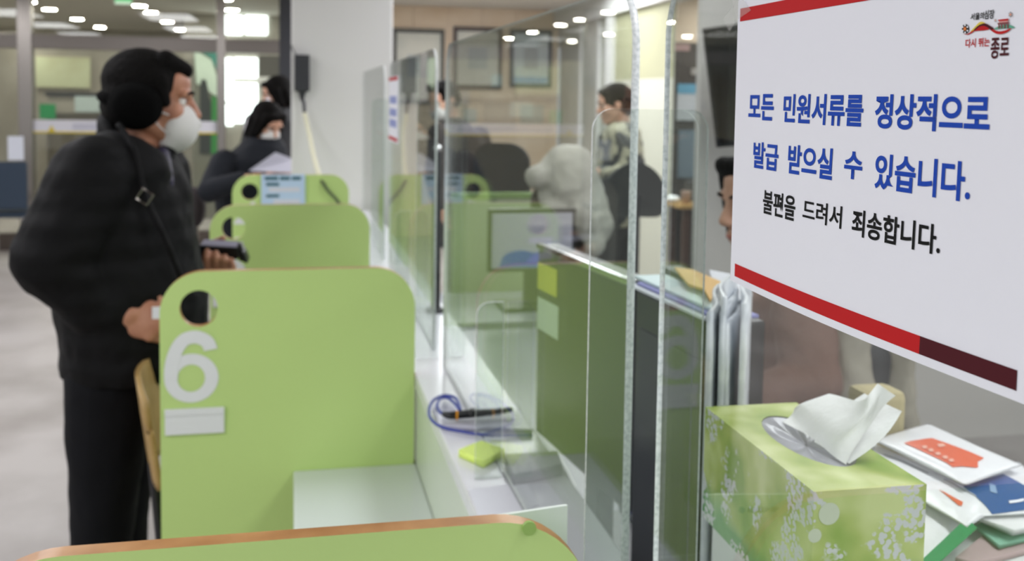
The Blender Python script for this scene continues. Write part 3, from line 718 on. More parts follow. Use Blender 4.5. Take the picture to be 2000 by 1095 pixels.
me = flat_mesh([[(p.x, p.y) for p in Q4]], .004); weld(mapped(me, lambda u, v, w_: V((u, v, 1.262+w_)))); tag(link('envelope', me, mat('manila envelope', 'e2b468', .6)), 'torn yellow manila envelope on top of the upright folders', 'envelope')
Q4 = [atZ(x, y, 1.255) for x, y in ((1385, 528), (1445, 540), (1470, 575), (1432, 590), (1395, 560))]
me = flat_mesh([[(p.x, p.y) for p in Q4]], .003); weld(mapped(me, lambda u, v, w_: V((u, v, 1.255+w_)))); tag(link('paper_sheet', me, M_PAPER), 'white paper lying across the upright folders beside the envelope', 'paper')
# white drawer unit under the tissue box
t = thing('desk_drawer_unit', 'white desk drawer unit carrying the tissue box', 'drawer unit', (.66, .86, DZ))
MB().box(.438, .93, .70, .985, DZ, 1.078, bev=.004).build('body', M_PLASTW, t)
for k in range(3):
    dr = MB().box(.44, .92, .692, .70, DZ+.015+.108*k, DZ+.115+.108*k, bev=.003).build('drawer', M_PLASTW, t)
    MB().box(.62, .74, .682, .692, DZ+.055+.108*k, DZ+.068+.108*k, bev=.002).build('handle', M_GREY, dr)
# mouse and small things seen in the gap
t = thing('computer_mouse', 'white computer mouse low behind the gap in the screens', 'mouse', (.44, 1.12, DZ))
c = atZ(1262, 1015, DZ+.02); part_blob('shell', [('e', (c.x, c.y, DZ+.016), (.026, .045, .018))], M_PLASTW, t, .004, 3)
MB().cyl((c.x, c.y-.02, DZ+.02), (c.x, c.y-.012, DZ+.035), .004).build('wheel', M_GREY, t)
m = MB(); m.tube([atZ(x, y, DZ+.004) for x, y in ((1085, 880), (1098, 905), (1112, 930), (1124, 958), (1118, 985))], .004, 8, 6); tag(m.build('white_cable', M_PLASTW, None, smooth=True), 'white cable lying on the grey staff desk', 'cable')
m = MB(); m.tube([atZ(x, y, DZ+.004) for x, y in ((1128, 1062), (1160, 1062), (1190, 1070), (1215, 1090))], .004, 8, 6); tag(m.build('white_cable', M_PLASTW, None, smooth=True), 'short white cable at the lower edge of the grey staff desk', 'cable')
c = atZ(1238, 975, DZ+.03); t = thing('ink_stamp', 'small blue stamp on the grey desk behind the gap in the screens', 'stamp', (c.x, c.y, DZ))
MB().box(c.x-.02, c.x+.02, c.y-.03, c.y+.03, DZ, DZ+.018, bev=.003).build('block', mat('navy stamp', '22305c', .4), t); MB().cyl((c.x, c.y, DZ+.018), (c.x, c.y, DZ+.05), .01, .014).build('knob', mat('blue knob', '2a6cc0', .4), t)

# ---- tissue box
BT = 1.198; BB = 1.0795
A = atZ(1590, 960, BT); B = atZ(1810, 945, BT); Cc = atZ(1402, 793, BT)
ux = (B-A).normalized(); wB = (B-A).length; uy = V((-ux.y, ux.x, 0)); dB = (Cc-A).length
if uy.y < 0: uy = -uy
T = thing('tissue_box', 'green floral tissue box with a white tissue pulled up', 'tissue box', A.lerp(B, .5)+uy*dB/2+V((0, 0, BB-BT)))
def tissue_mat():
    m = bpy.data.materials.new('floral carton'); m.use_nodes = True; nt = m.node_tree; b = nt.nodes['Principled BSDF']; b.inputs['Roughness'].default_value = .22
    N_ = nt.nodes.new; Lk = nt.links.new
    tc = N_('ShaderNodeTexCoord')
    n1 = N_('ShaderNodeTexNoise'); n1.inputs['Scale'].default_value = 14; Lk(tc.outputs['Object'], n1.inputs['Vector'])
    r1 = N_('ShaderNodeValToRGB'); e = r1.color_ramp.elements; e[0].position = .36; e[0].color = lin('8fb04c'); e[1].position = .62; e[1].color = lin('dfe7a4')
    k = e.new(.5); k.color = lin('bccb74'); Lk(n1.outputs['Fac'], r1.inputs[0])
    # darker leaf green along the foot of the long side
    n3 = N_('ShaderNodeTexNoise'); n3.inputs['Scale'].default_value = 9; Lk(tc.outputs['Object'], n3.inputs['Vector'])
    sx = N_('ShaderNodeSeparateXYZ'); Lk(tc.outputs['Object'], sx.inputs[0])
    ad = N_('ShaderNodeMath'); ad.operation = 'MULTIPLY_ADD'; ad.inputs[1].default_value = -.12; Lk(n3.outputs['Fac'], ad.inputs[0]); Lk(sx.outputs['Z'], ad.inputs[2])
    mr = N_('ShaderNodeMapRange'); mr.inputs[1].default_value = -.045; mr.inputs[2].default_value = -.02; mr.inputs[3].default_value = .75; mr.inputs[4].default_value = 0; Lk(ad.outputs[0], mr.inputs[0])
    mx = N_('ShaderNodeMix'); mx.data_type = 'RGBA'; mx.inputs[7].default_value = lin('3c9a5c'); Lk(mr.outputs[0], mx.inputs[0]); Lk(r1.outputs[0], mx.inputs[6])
    # blossoms: voronoi dots gathered where a low noise is high
    vo = N_('ShaderNodeTexVoronoi'); vo.inputs['Scale'].default_value = 200; Lk(tc.outputs['Object'], vo.inputs['Vector'])
    n2 = N_('ShaderNodeTexNoise'); n2.inputs['Scale'].default_value = 22; n2.inputs['Detail'].default_value = 3; Lk(tc.outputs['Object'], n2.inputs['Vector'])
    g1 = N_('ShaderNodeMath'); g1.operation = 'LESS_THAN'; g1.inputs[1].default_value = .56; Lk(vo.outputs['Distance'], g1.inputs[0])
    g2 = N_('ShaderNodeMapRange'); g2.inputs[1].default_value = .52; g2.inputs[2].default_value = .55; Lk(n2.outputs['Fac'], g2.inputs[0])
    g3 = N_('ShaderNodeMath'); g3.operation = 'MULTIPLY'; Lk(g1.outputs[0], g3.inputs[0]); Lk(g2.outputs[0], g3.inputs[1])
    geo = N_('ShaderNodeNewGeometry'); s2 = N_('ShaderNodeSeparateXYZ'); Lk(geo.outputs['Normal'], s2.inputs[0])
    g4 = N_('ShaderNodeMath'); g4.operation = 'LESS_THAN'; g4.inputs[1].default_value = .5; Lk(s2.outputs['Z'], g4.inputs[0])
    g5 = N_('ShaderNodeMath'); g5.operation = 'MULTIPLY'; Lk(g3.outputs[0], g5.inputs[0]); Lk(g4.outputs[0], g5.inputs[1])
    m2 = N_('ShaderNodeMix'); m2.data_type = 'RGBA'; m2.inputs[7].default_value = lin('e0e0e4'); Lk(g5.outputs[0], m2.inputs[0]); Lk(mx.outputs[2], m2.inputs[6])
    Lk(m2.outputs[2], b.inputs['Base Color']); return m
M_CARTON = tissue_mat()
BX = lambda u, v, z: A+ux*u+uy*v+V((0, 0, z-BT))
slot = [(wB*.55+wB*.30*math.cos(a), dB*.52+dB*.31*math.sin(a)) for a in [2*PI*k/40 for k in range(40)]]
me = flat_mesh([rrect(0, wB, 0, dB, .001, 2), slot], 0); mapped(me, lambda u, v, w_: BX(u, v, BT))
bm = bmesh.new(); bm.from_mesh(me)
for q in (((0, 0), (wB, 0)), ((wB, 0), (wB, dB)), ((wB, dB), (0, dB)), ((0, dB), (0, 0))):
    bm.faces.new([bm.verts.new(p) for p in (BX(*q[0], BT), BX(*q[1], BT), BX(*q[1], BB), BX(*q[0], BB))])
bm.faces.new([bm.verts.new(BX(u, v, BB)) for u, v in ((0, 0), (0, dB), (wB, dB), (wB, 0))])
bmesh.ops.remove_doubles(bm, verts=bm.verts[:], dist=1e-5); bmesh.ops.recalc_face_normals(bm, faces=bm.faces[:]); bm.to_mesh(me); bm.free()
link('carton', me, M_CARTON, T)
M_FILM = mat('clear film', 'e4e4ee', .12, alpha=.55)
m = MB()
def film(a, b):
    t_ = 2*PI*a; r = 1-b; return BX(wB*.55+wB*.30*math.cos(t_)*(r*.96+.04), dB*.52+dB*.31*math.sin(t_)*(r*.96+.04), BT-.001-.005*math.sin(b*PI*.5)+.002*math.sin(7*t_)*math.sin(b*PI))
m.grid(film, 40, 5); m.build('opening_film', M_FILM, T, smooth=True)
for x_, y_, r_d in ((1620, 1004, .0095), (1594, 1046, .006)):
    u_ = (x_-1590)/220*wB; zc_ = BT-(y_-958)/2357; m = MB()
    m.face([A+ux*(u_+r_d*math.cos(k*PI/14))-uy*.0004+V((0, 0, zc_-BT+r_d*math.sin(k*PI/14))) for k in range(28)]); m.build('printed_dot', mat('pale printed dot', 'dde2cf', .3), T)
# grey sheet standing in for the shade inside, under the film
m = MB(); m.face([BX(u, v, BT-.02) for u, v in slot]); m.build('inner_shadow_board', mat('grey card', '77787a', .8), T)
# tissue: a folded sheet standing up out of the slot, leaning to the right
M_TISS = mat('soft tissue', 'fbfbfa', .9, bump=(70, .15))
tc_ = BX(wB*.5, dB*.5, BT)
prof_px = [  # rows from slot upward: pixel left, right edges and depth offset
    ((1552, 842), (1652, 905), .00), ((1560, 826), (1662, 885), .004), ((1580, 806), (1680, 850), .01), ((1600, 786), (1705, 815), .014), ((1625, 768), (1735, 786), .012), ((1665, 768), (1757, 782), .01)]
Yt = tc_.y
def tiss(a, b):
    # a along the sheet 0..1 (left fold -> right peak), b upward
    base = atZ(1528+132*a, 824+82*a, BT+.001)
    topx = [(0, (1583, 786)), (.2, (1615, 768)), (.42, (1668, 784)), (.55, (1684, 780)), (.78, (1718, 748)), (1, (1757, 772))]
    for (a0, p0), (a1, p1) in zip(topx, topx[1:]):
        if a <= a1: k = (a-a0)/(a1-a0); tp = (p0[0]+(p1[0]-p0[0])*k, p0[1]+(p1[1]-p0[1])*k); break
    top = atY(tp[0], tp[1], base.y-.005+.018*math.sin(a*9))
    p = base.lerp(top, b); bulge = .014*math.sin(b*PI)*math.sin(a*7+.5)
    return p+V((.004*math.sin(b*6+a*5), bulge, 0))
m = MB(); m.grid(tiss, 36, 18); m.build('tissue', M_TISS, T, smooth=True)
def tiss2(a, b):
    base = atZ(1590+70*a, 862+44*a, BT+.001); t1 = (1688+72*a, 768+34*a); top = atY(t1[0], t1[1], base.y+.012)
    return base.lerp(top, b)+V((0, .008*math.sin(b*PI+a*3), 0))
m = MB(); m.grid(tiss2, 16, 16); m.build('tissue_fold', M_TISS, T, smooth=True)

# ---- pile of wipes, papers and folders to the right of the tissue box
def pillow_pack(name, label, px4, z, h, m, parent_print=None, cat='wet wipes'):
    """a soft sealed pack: four image corners laid at height z, bulging by h"""
    c = [atZ(x, y, z) for x, y in px4]
    root = thing(name, label, cat, sum(c, V())/4+V((0, 0, -.0)), 'packs of wet wipes')
    def P(a, b, s):
        p = (c[0]*(1-a)+c[1]*a)*(1-b)+(c[3]*(1-a)+c[2]*a)*b
        e = (1-abs(2*a-1)**3)*(1-abs(2*b-1)**3)
        return p+V((0, 0, (h if s > 0 else -h*.35)*e+.002*math.sin(a*31)*(1-abs(2*b-1))*(1-e)))
    mb = MB(); mb.grid(lambda a, b: P(a, b, 1), 24, 24); mb.grid(lambda a, b: P(a, b, -1), 24, 24)
    link('pouch', weld(mb.mesh()), m, root, smooth=True)
    def inv(x, y):
        a = b = .5
        for _ in range(12):
            f = lambda a_, b_: proj(P(a_, b_, 1))
            u, v = f(a, b); ua, va = f(a+.01, b); ub, vb = f(a, b+.01)
            J = Matrix((((ua-u)/.01, (ub-u)/.01), ((va-v)/.01, (vb-v)/.01))).inverted_safe(); d = J @ Vector2((x-u, y-v))
            a += max(-.2, min(.2, d[0])); b += max(-.2, min(.2, d[1]))
        return a, b
    def prt(nm, uv, mm, lift=.0008):
        if uv[0][0] > 5: uv = [inv(*q_) for q_ in uv]
        me = flat_mesh([uv]); bm = bmesh.new(); bm.from_mesh(me)
        bmesh.ops.triangulate(bm, faces=bm.faces[:]); bmesh.ops.subdivide_edges(bm, edges=bm.edges[:], cuts=3, use_grid_fill=True); bm.to_mesh(me); bm.free()
        link(nm, mapped(me, lambda u, v, w_: P(u, v, 1)+V((0, 0, lift))), mm, root, smooth=True)
    return root, prt
M_POUCH = mat('white glossy pouch', 'f0f0f4', .3, bump=(35, .25))
M_ORNG = mat('orange print', 'e2643c', .4); M_NAVY = mat('blue print panel', '2f5a9c', .3); M_GPR = mat('faint grey print', 'a2a4ac', .6)
# stack below: cabinet top -> folders -> papers -> packs
ZT = 1.0785
def sheet_stack(name, label, pts, z0, th, col, cat='paper', group=None):
    P = [atZ(x, y, z0+th) for x, y in pts]; me = flat_mesh([[(p.x, p.y) for p in P]], th)
    weld(mapped(me, lambda u, v, w_: V((u, v, z0+th/2+w_)))); return tag(link(name, me, mat('sheet '+col, col, .6)), label, cat, group)
sheet_stack('folder', 'orange red folder lowest in the pile beside the tissue box', ((1880, 1075), (2080, 1040), (2080, 1150), (1850, 1150)), ZT-.02, .006, 'b8502c', 'folder')
sheet_stack('folder', 'dusty pink folder under the green one in the pile', ((1866, 1088), (1925, 1040), (2070, 1000), (2080, 1050), (1940, 1088), (1900, 1095)), ZT+.0005, .006, 'b9a0a2', 'folder')
sheet_stack('folder', 'mint green folder under the white papers in the pile', ((1905, 1025), (1960, 1000), (2080, 990), (2080, 1030), (1952, 1064)), ZT+.008, .004, '86b8a2', 'folder')
for k in range(3):
    sheet_stack('paper_stack', ('white papers lowest under the blue pack', 'white papers in the middle under the blue pack', 'white papers directly under the blue pack')[k], ((1920-6*k, 1015-3*k), (1990, 985-3*k), (2090, 990-3*k), (2090, 1015-3*k), (1978+2*k, 1040-3*k)), ZT+.013+.004*k, .0034, ('e2e2e6', 'dadade', 'e8e8ea')[k])
rt, pr = pillow_pack('wet_wipe_pack', 'white pouch with a blue label lying under the orange labelled wipes', ((1830, 935), (1990, 900), (2090, 1000), (1890, 1010)), ZT+.028, .006, M_POUCH)
pr('blue_label', [(1880, 951), (1959, 926), (2040, 972), (2040, 992), (1938, 1005)], M_NAVY); pr('label_text', [(1970, 980), (2000, 975), (2000, 980), (1972, 985)], M_PAPER, .0014); pr('label_mark', [(1932, 945), (1944, 950), (1948, 966), (1934, 962)], mat('pale blue print', '8aa6cc', .5), .0014)
rt, pr = pillow_pack('wet_wipe_pack', 'white pouch with a green end band, lowest of the wipes by the tissue box', ((1720, 930), (1905, 985), (1838, 1090), (1720, 1110)), ZT+.014, .006, M_POUCH)
c = [atZ(x, y, ZT+.028) for x, y in ((1888, 1012), (1908, 1032), (1822, 1110), (1800, 1095))]
me = flat_mesh([[(p.x, p.y) for p in c]], .001); weld(mapped(me, lambda u, v, w_: V((u, v, ZT+.0285+w_)))); link('green_band', me, mat('green band', '1f8a50', .35), rt)
rt, pr = pillow_pack('wet_wipe_pack', 'white pouch with a thin orange stripe, middle of the wipes by the tissue box', ((1700, 862), (1960, 980), (1890, 1030), (1715, 930)), ZT+.029, .006, M_POUCH)
pr('orange_stripe', [(1833, 956), (1881, 981), (1879, 988), (1873, 988)], M_ORNG); pr('print_line', [(.1, .3), (.5, .3), (.5, .34), (.1, .34)], M_GPR); pr('print_line', [(.62, .25), (.9, .25), (.9, .29), (.62, .29)], M_GPR)
rt, pr = pillow_pack('wet_wipe_pack', 'white pouch with a big orange label on top of the pile', ((1702, 858), (1812, 826), (1998, 908), (1884, 948)), ZT+.042, .007, M_POUCH)
pr('orange_label', [(1765, 866), (1820, 856), (1922, 895), (1910, 902), (1910, 914), (1886, 912), (1861, 913), (1848, 904), (1825, 893)], M_ORNG)
for x_, y_ in ((1800, 873), (1812, 879), (1826, 886), (1840, 893), (1852, 899)): pr('label_text', [(x_, y_), (x_+9, y_-1), (x_+12, y_+4), (x_+4, y_+5)], mat('pale orange print', 'f0b8a4', .5), .0016)
pr('label_mark', [(1830, 869), (1842, 868), (1848, 873), (1834, 875)], mat('pale orange print'), .0016)
rt2 = tag(MB().box(.69, .745, 1.10, 1.15, DZ, 1.165, bev=.01).build('paper_bag', mat('tan paper bag', 'b8ac84', .8)), 'small tan paper bag behind the tissue and wipes', 'bag')

# ================================================================== PEOPLE
def lathe_loft(rows): return ('l', rows)
def limb(*pts):
    return [('c', pts[i], pts[i+1], pts[i+2], pts[i+3]) for i in range(0, len(pts)-3, 2)]

# ---- man in the black coat, standing behind the divider bearing a 6
def man():
    Y0 = 2.62
    T = thing('person', 'person in a black quilted coat, black ear muffs and white mask holding a black wallet', 'person', (-.40, Y0, 0))
    hc = atY(296, 197, Y0); R = frame_of((1, .06, -.06))
    neck = atY(262, 305, Y0)
    H, P = head_prims(hc, R, 1.0, neck)
    s = 1.0
    # arms: right one nearest the camera, elbow back; left one forward with the wallet
    shR, elR, wrR = atY(168, 345, 2.45), atY(98, 508, 2.40), atY(224, 605, 2.42)
    shL, elL, wrL = atY(300, 345, 2.82), atY(318, 512, 2.95), atY(384, 512, 2.93)
    hip = V((-.40, Y0, .92))
    body = list(H)
    body += [('l', [(hip.x, Y0, .86, .10, .15), (hip.x+.01, Y0, 1.0, .10, .145), (hip.x, Y0, 1.15, .10, .15), (hip.x, Y0, 1.30, .10, .17), (hip.x+.01, Y0, 1.40, .07, .12)])]
    body += limb(shR, .05, elR, .042, wrR, .036)+limb(shL, .05, elL, .042, wrL, .03)
    for k, yy in ((1, 2.73), (-1, 2.51)):
        body += limb(V((-.41, yy, .90)), .075, V((-.43, yy, .48)), .048, V((-.435, yy, .09)), .038)
        body += [('c', V((-.43, yy, .045)), .035, V((-.28, yy, .035)), .028)]
    # right hand: loose fist, back of the hand to the camera, fingers pointing forward
    fwR = (atY(300, 632, 2.40)-atY(232, 610, 2.42))
    hr = hand_prims(wrR+fwR.normalized()*.014, fwR, (0, -1, .25), (.85, 1.3, .8), 1.14, 1, .06, .5)
    body += hr
    # left hand: cradles the wallet from below, finger tips up on the camera side
    zc = atY(425, 505, 2.9)
    body += [('e', zc+V((-.005, .035, -.03)), (.055, .03, .03)), ('c', wrL, .03, zc+V((-.045, .03, -.025)), .032)]
    for px_, top, r in ((402, 486, .0105), (420, 489, .0105), (437, 496, .0098), (451, 503, .0088)):
        b = atY(px_-3, 530, 2.885); k1 = atY(px_, 520, 2.852); k2 = atY(px_, (520+top)/2, 2.838); tp = atY(px_+2, top+4, 2.846)
        body += [('c', b+V((0, .02, 0)), .013, k1, .0115), ('c', k1, .0115, k2, r), ('c', k2, r, tp, r*.85)]
    th0 = zc+V((-.035, .05, .0)); th1 = zc+V((-.015, .06, .035)); th2 = zc+V((.012, .045, .05))
    body += [('c', th0, .016, th1, .012), ('c', th1, .012, th2, .0095)]
    B = part_blob('body', body, M_SKIN, T, .0048, 3)
    face_parts(P, R, s, T, mouth=False)
    # hair: full on top, short at the side, forehead clear
    hair = [('e', P(-.022, 0, .047), (.098, .083, .082), R), ('e', P(-.055, 0, .0), (.062, .078, .085), R), ('c', P(.03, .035, .098), .028, P(.072, .02, .078), .02),
            ('c', P(.03, -.035, .098), .028, P(.074, -.015, .08), .021), ('c', P(.02, -.06, .05), .022, P(.035, -.066, .0), .014), ('c', P(.02, .06, .05), .022, P(.035, .066, .0), .014), ('c', P(-.08, 0, -.02), .04, P(-.075, 0, -.06), .03)]
    part_blob('hair', hair, M_HAIR, T, .005, 3, (.02, .004))
    mask_part(P, R, s, T)
    # ear muffs
    M_FUR = mat('black fleece', '040404', .95, spec=.1, bump=(200, .4))
    for k in (-1, 1):
        c = P(-.030, .085*k, -.014)
        part_blob('ear_pad', [('e', c, (.064, .03, .058), R), ('e', c+R @ V((0, .012*k, 0)), (.055, .028, .05), R)], M_FUR, T, .005, 3)
    MB().tube([P(-.06, -.085, -.01), P(-.10, -.06, .0), P(-.112, 0, .004), P(-.10, .06, .0), P(-.06, .085, -.01)], .014, 10, 6).build('ear_muff_band', M_FUR, T, smooth=True)
    # coat
    w = lambda px_, py_: atY(px_, py_, Y0)
    rows = []
    for py_, l, r, ry in ((716, 118, 394, .225), (650, 116, 408, .235), (580, 106, 408, .235), (510, 100, 390, .235), (440, 100, 380, .23), (380, 112, 374, .22), (335, 140, 362, .20), (305, 165, 342, .155), (285, 190, 330, .10)):
        a, b = w(l, py_), w(r, py_); rows.append(((a.x+b.x)/2, Y0, a.z, (b.x-a.x)/2, ry))
    coat = [('l', rows)]
    coat += limb(shR+V((.02, 0, 0)), .10, elR+V((.005, 0, 0)), .088, wrR+V((-.045, 0, .012)), .062)+[('c', wrR+V((-.06, 0, .015)), .064, wrR+V((-.010, 0, .003)), .054)]
    coat += limb(shL, .10, elL, .082, wrL+V((-.02, 0, 0)), .052)
    coat += [('e', shR+V((.05, .05, 0)), (.13, .11, .10)), ('e', shL+V((-.03, -.05, 0)), (.12, .11, .10))]
    part_blob('coat', coat, M_COAT, T, .0085, 4, (.09, .022))
    # raised collar, as a ring of soft lobes tilted with the neck
    col = []
    n = 16; cb, cf = w(206, 236), w(330, 292)
    for k in range(n):
        a0, a1 = 2*PI*k/n, 2*PI*(k+1)/n
        f = lambda a: cb.lerp(cf, .5-.5*math.cos(a))+V((0, .088*math.sin(a), -.034*abs(math.sin(a))))
        col += [('c', f(a0), .021, f(a1), .021), ('c', f(a0)+V((0, 0, -.04)), .026, f(a1)+V((0, 0, -.04)), .026)]
    part_blob('coat_collar', col, M_COAT, T, .006, 3, (.05, .006))
    MB().tube([w(313, 296)+V((0, -.05, 0)), w(304, 300)+V((0, -.075, 0)), w(296, 298)+V((0, -.088, 0))], .012, 8, 4).build('shirt_collar', mat('white shirt', 'd4d6de', .7), T, smooth=True)
    part_blob('necktie', [('c', w(322, 300)+V((0, -.06, 0)), .02, w(330, 350)+V((0, -.10, 0)), .024)], mat('dark violet tie', '2c2740', .5), T, .005, 2)
    b = w(309, 366)+V((0, -.222, 0)); st = [w(250, 240)+V((0, -.14, 0)), w(285, 300)+V((0, -.19, .02)), b, w(345, 440)+V((0, -.235, 0)), w(372, 520)+V((0, -.2, 0))]
    MB().tube(st, .007, 8, 6).build('bag_strap', M_COAT, T, smooth=True)
    m = MB(); q = [b+V((.019*math.cos(PI/2*k+.2), -.013, .019*math.sin(PI/2*k+.2))) for k in range(4)]; m.tube(q, .0032, 6, 1, True); m.build('buckle', M_STEEL, T)
    # trousers
    tr = []
    for yy, dx in ((2.51, 0), (2.73, .012)):
        rr = []
        for py_, l, r in ((690, 146, 312), (760, 145, 304), (840, 147, 298), (900, 152, 292), (960, 154, 282), (1020, 157, 273), (1070, 160, 266)):
            a, b2 = w(l, py_), w(r, py_); rr.append(((a.x+b2.x)/2+dx, yy, a.z, (b2.x-a.x)/2, .098))
        x_, z_ = rr[-1][0], rr[-1][2]
        rr += [(x_-.004, yy, .25, .066, .085), (x_-.002, yy, .07, .072, .082)]
        tr.append(('l', rr))
    tr.append(('l', [(-.385, 2.62, .80, .10, .12), (-.385, 2.62, .95, .12, .19)]))
    part_blob('trousers', tr, M_TROUS, T, .008, 4, (.12, .014))
    for yy in (2.51, 2.73):
        part_blob('shoe', [('c', V((-.44, yy, .045)), .045, V((-.27, yy, .036)), .036), ('e', V((-.35, yy, .02)), (.14, .048, .02))], M_BLACK, T, .006, 3)
    # paper slip in the right hand; wallet in the left hand stays a thing of its own
    p = atY(308, 612, 2.385); q = atY(322, 606, 2.385)
    tag(MB().box(p.x-.012, p.x+.045, p.y-.001, p.y+.0, p.z-.012, p.z+.016).build('paper_slip', M_PAPER), 'small white slip pinched in the near hand beside the divider bearing a 6', 'paper')
    c = atY(432, 486, 2.885)
    t = thing('wallet', 'black wallet held up in front of the second green divider', 'wallet', c)
    RW = Matrix.Translation(c) @ Euler((.25, .06, -.12)).to_matrix().to_4x4()
    MB().box(-.056, .05, -.022, .022, -.02, .015, RW, .004).build('body', M_BLACK, t)
    MB().box(-.05, .044, -.02, .02, .0152, .0175, RW).build('top_sheen', mat('pale violet sheen', '9a98ac', .3), t)  # bluish reflection on the wallet top, put into the colour of a thin sheet
    me = flat_mesh([[(.05, .016), (.066, -.005), (.075, -.03), (.052, -.022)]], .04); weld(mapped(me, lambda u, v, w_: RW @ V((u, w_, v)))); link('flap', me, M_BLACK, t)
man()

# ---- wooden chair behind the divider bearing a 6
t = thing('wooden_chair', 'bent plywood chair with dark legs beside the divider bearing a 6', 'chair', (-.16, 2.335, 0))
M_PLY = mat('beech plywood', 'b99a62', .4, noise=(12, 'a88850', .35, .7))
def ply(name, fn, nu, nv, th):
    m = MB(); m.grid(lambda a, b: fn(a, b), nu, nv); o = m.build(name, M_PLY, t, smooth=True)
    d = o.modifiers.new('s', 'SOLIDIFY'); d.thickness = th; d.offset = 0; return o
def backf(a, b):
    yy = (a-.5)*.36*(1-.22*max(0, b-.6)); return V((-.285-.03*b+.035*(1-(2*a-1)**2)*-1+.02, 2.335+yy, .70+.215*b-.06*max(0, abs(2*a-1)-.5)*(b > .6)))
ply('backrest', backf, 14, 12, .012)
ply('seat', lambda a, b: V((-.27+.40*b, 2.335+(a-.5)*.40, .45+.02*(2*a-1)**2-.01*math.sin(b*PI))), 10, 10, .012)
for sx, sy in ((-.27, -.17), (-.27, .17), (.1, -.17), (.1, .17)):
    lean = -.05 if sx < 0 else .05
    MB().cyl((sx+lean, 2.335+sy*1.1, 0), (sx, 2.335+sy, .445), .012).build('leg', M_BLACK, t)
for sy in (-.12, .12): MB().cyl((-.262, 2.335+sy, .44), (-.288, 2.335+sy, .74), .011).build('back_support', M_BLACK, t)

# ---- generic clothed figure for the people farther away
def figure(label, name='person', **k):
    g = k.get
    T = thing(name, label, 'person', g('foot'))
    hc = V(g('head')); R = frame_of(g('face')); s = g('s', 1.0); vx = g('voxel', .009)
    H, P = head_prims(hc, R, s, V(g('neck')))
    body = list(H)+g('skin', [])
    tors = g('torso'); body += [('l', [(x, y, z, rx*.7, ry*.7) for x, y, z, rx, ry in tors])]
    for arm in g('arms'): body += limb(arm[0], .042, arm[1], .036, arm[2], .026)
    for h in g('hands', []): body += h
    for leg in g('legs', []): body += limb(leg[0], .07, leg[1], .05, leg[2], .04)+[('c', leg[2], .035, leg[2]+V((leg[3][0]*.16, leg[3][1]*.16, -.04)), .028)]
    part_blob('body', body, g('skinmat', M_SKIN2), T, min(vx, .0065), 2)
    if g('eyes', True): face_parts(P, R, s, T, mouth=not g('mask', False))
    part_blob('hair', g('hair')(P, R), M_HAIR, T, min(vx, .008), 3, (.02, .004))
    if g('mask'): mask_part(P, R, s, T)
    cl = [('l', tors)]; ar = g('sleeve', .058)
    for arm in g('arms'): cl += limb(arm[0], ar*1.15, arm[1], ar, arm[2]+(arm[1]-arm[2])*.12, ar*.75)
    cl += g('extra', [])
    part_blob(g('topname', 'coat'), cl, g('top'), T, vx, 4, g('wrinkle', (.08, .014)))
    if g('legs'):
        tr = []
        for leg in g('legs'): tr += limb(leg[0], .095, leg[1], .072, leg[2]+V((0, 0, .02)), .06)
        x, y, z = tors[0][:3]; tr.append(('e', (x, y, z), (tors[0][3]*.9, tors[0][4]*.9, .1)))
        part_blob('trousers', tr, g('bottom', M_TROUS), T, .01, 4, (.1, .01))
        for leg in g('legs'):
            f = V((leg[3][0], leg[3][1], 0)).normalized(); a = V((leg[2].x, leg[2].y, .045))
            part_blob('shoe', [('c', a-f*.03, .045, a+f*.15, .034)], M_BLACK, T, .008, 2)
    return T, P, R
def bob_hair(P, R, low=-.11):
    L = [('e', P(-.02, 0, .04), (.106, .09, .092), R), ('e', P(-.06, 0, -.02), (.07, .086, .1), R)]
    for k in (1, -1):
        L += [('c', P(.01, .078*k, .03), .026, P(.005, .086*k, low), .022), ('c', P(.05, .06*k, .07), .025, P(.035, .082*k, low*.6), .018), ('c', P(-.05, .07*k, .0), .03, P(-.05, .07*k, low), .03)]
    L += [('c', P(.065, .045, .085), .022, P(.07, -.045, .085), .022)]
    return L
def short_hair(P, R):
    return [('e', P(-.02, 0, .042), (.1, .084, .085), R), ('e', P(-.055, 0, .0), (.064, .08, .085), R), ('c', P(.05, .04, .1), .026, P(.05, -.04, .1), .026)]
def bun_hair(P, R):
    return [('e', P(-.018, 0, .04), (.106, .09, .09), R), ('e', P(-.06, 0, -.005), (.066, .086, .09), R), ('e', P(-.105, 0, .02), (.05, .05, .05), R), ('c', P(.055, .05, .08), .026, P(.055, -.05, .08), .026)]

# ---- person reading a sheet, left of the pillar
Y1 = 6.25; q = lambda x, y, d=0: atY(x, y, Y1+d)
hd = q(522, 240); fw = V((.55, -.68, -.5))
M_COAT2 = mat('dark slate coat', '1d2026', .8, spec=.2, bump=(30, .3))
a1 = (q(438, 318, -.12), q(410, 372, -.28), q(478, 350, -.42)); a2 = (q(520, 310, .12), q(560, 380, .0), q(560, 345, -.35))
tor = []
for y, l, r, ry in ((460, 425, 560, .17), (400, 420, 560, .17), (350, 418, 562, .18), (310, 432, 566, .19), (285, 462, 560, .14), (268, 480, 548, .08)):
    A_, B_ = q(l, y), q(r, y); tor.append(((A_.x+B_.x)/2, Y1, A_.z, (B_.x-A_.x)/2, ry))
hp = V((tor[0][0], Y1, tor[0][2]))
legs = [(V((hp.x+dx, Y1+.02, .82)), V((hp.x+dx, Y1, .45)), V((hp.x+dx, Y1+.02, .08)), (.3, -1)) for dx in (-.09, .09)]
hand = hand_prims(a1[2], (.9, -.2, .25), (-.2, -.3, .9), (.35, .6, .4), .95, 1)
hand2 = hand_prims(a2[2], (-.8, -.3, .2), (.2, -.3, .9), (.35, .6, .4), .95, -1)
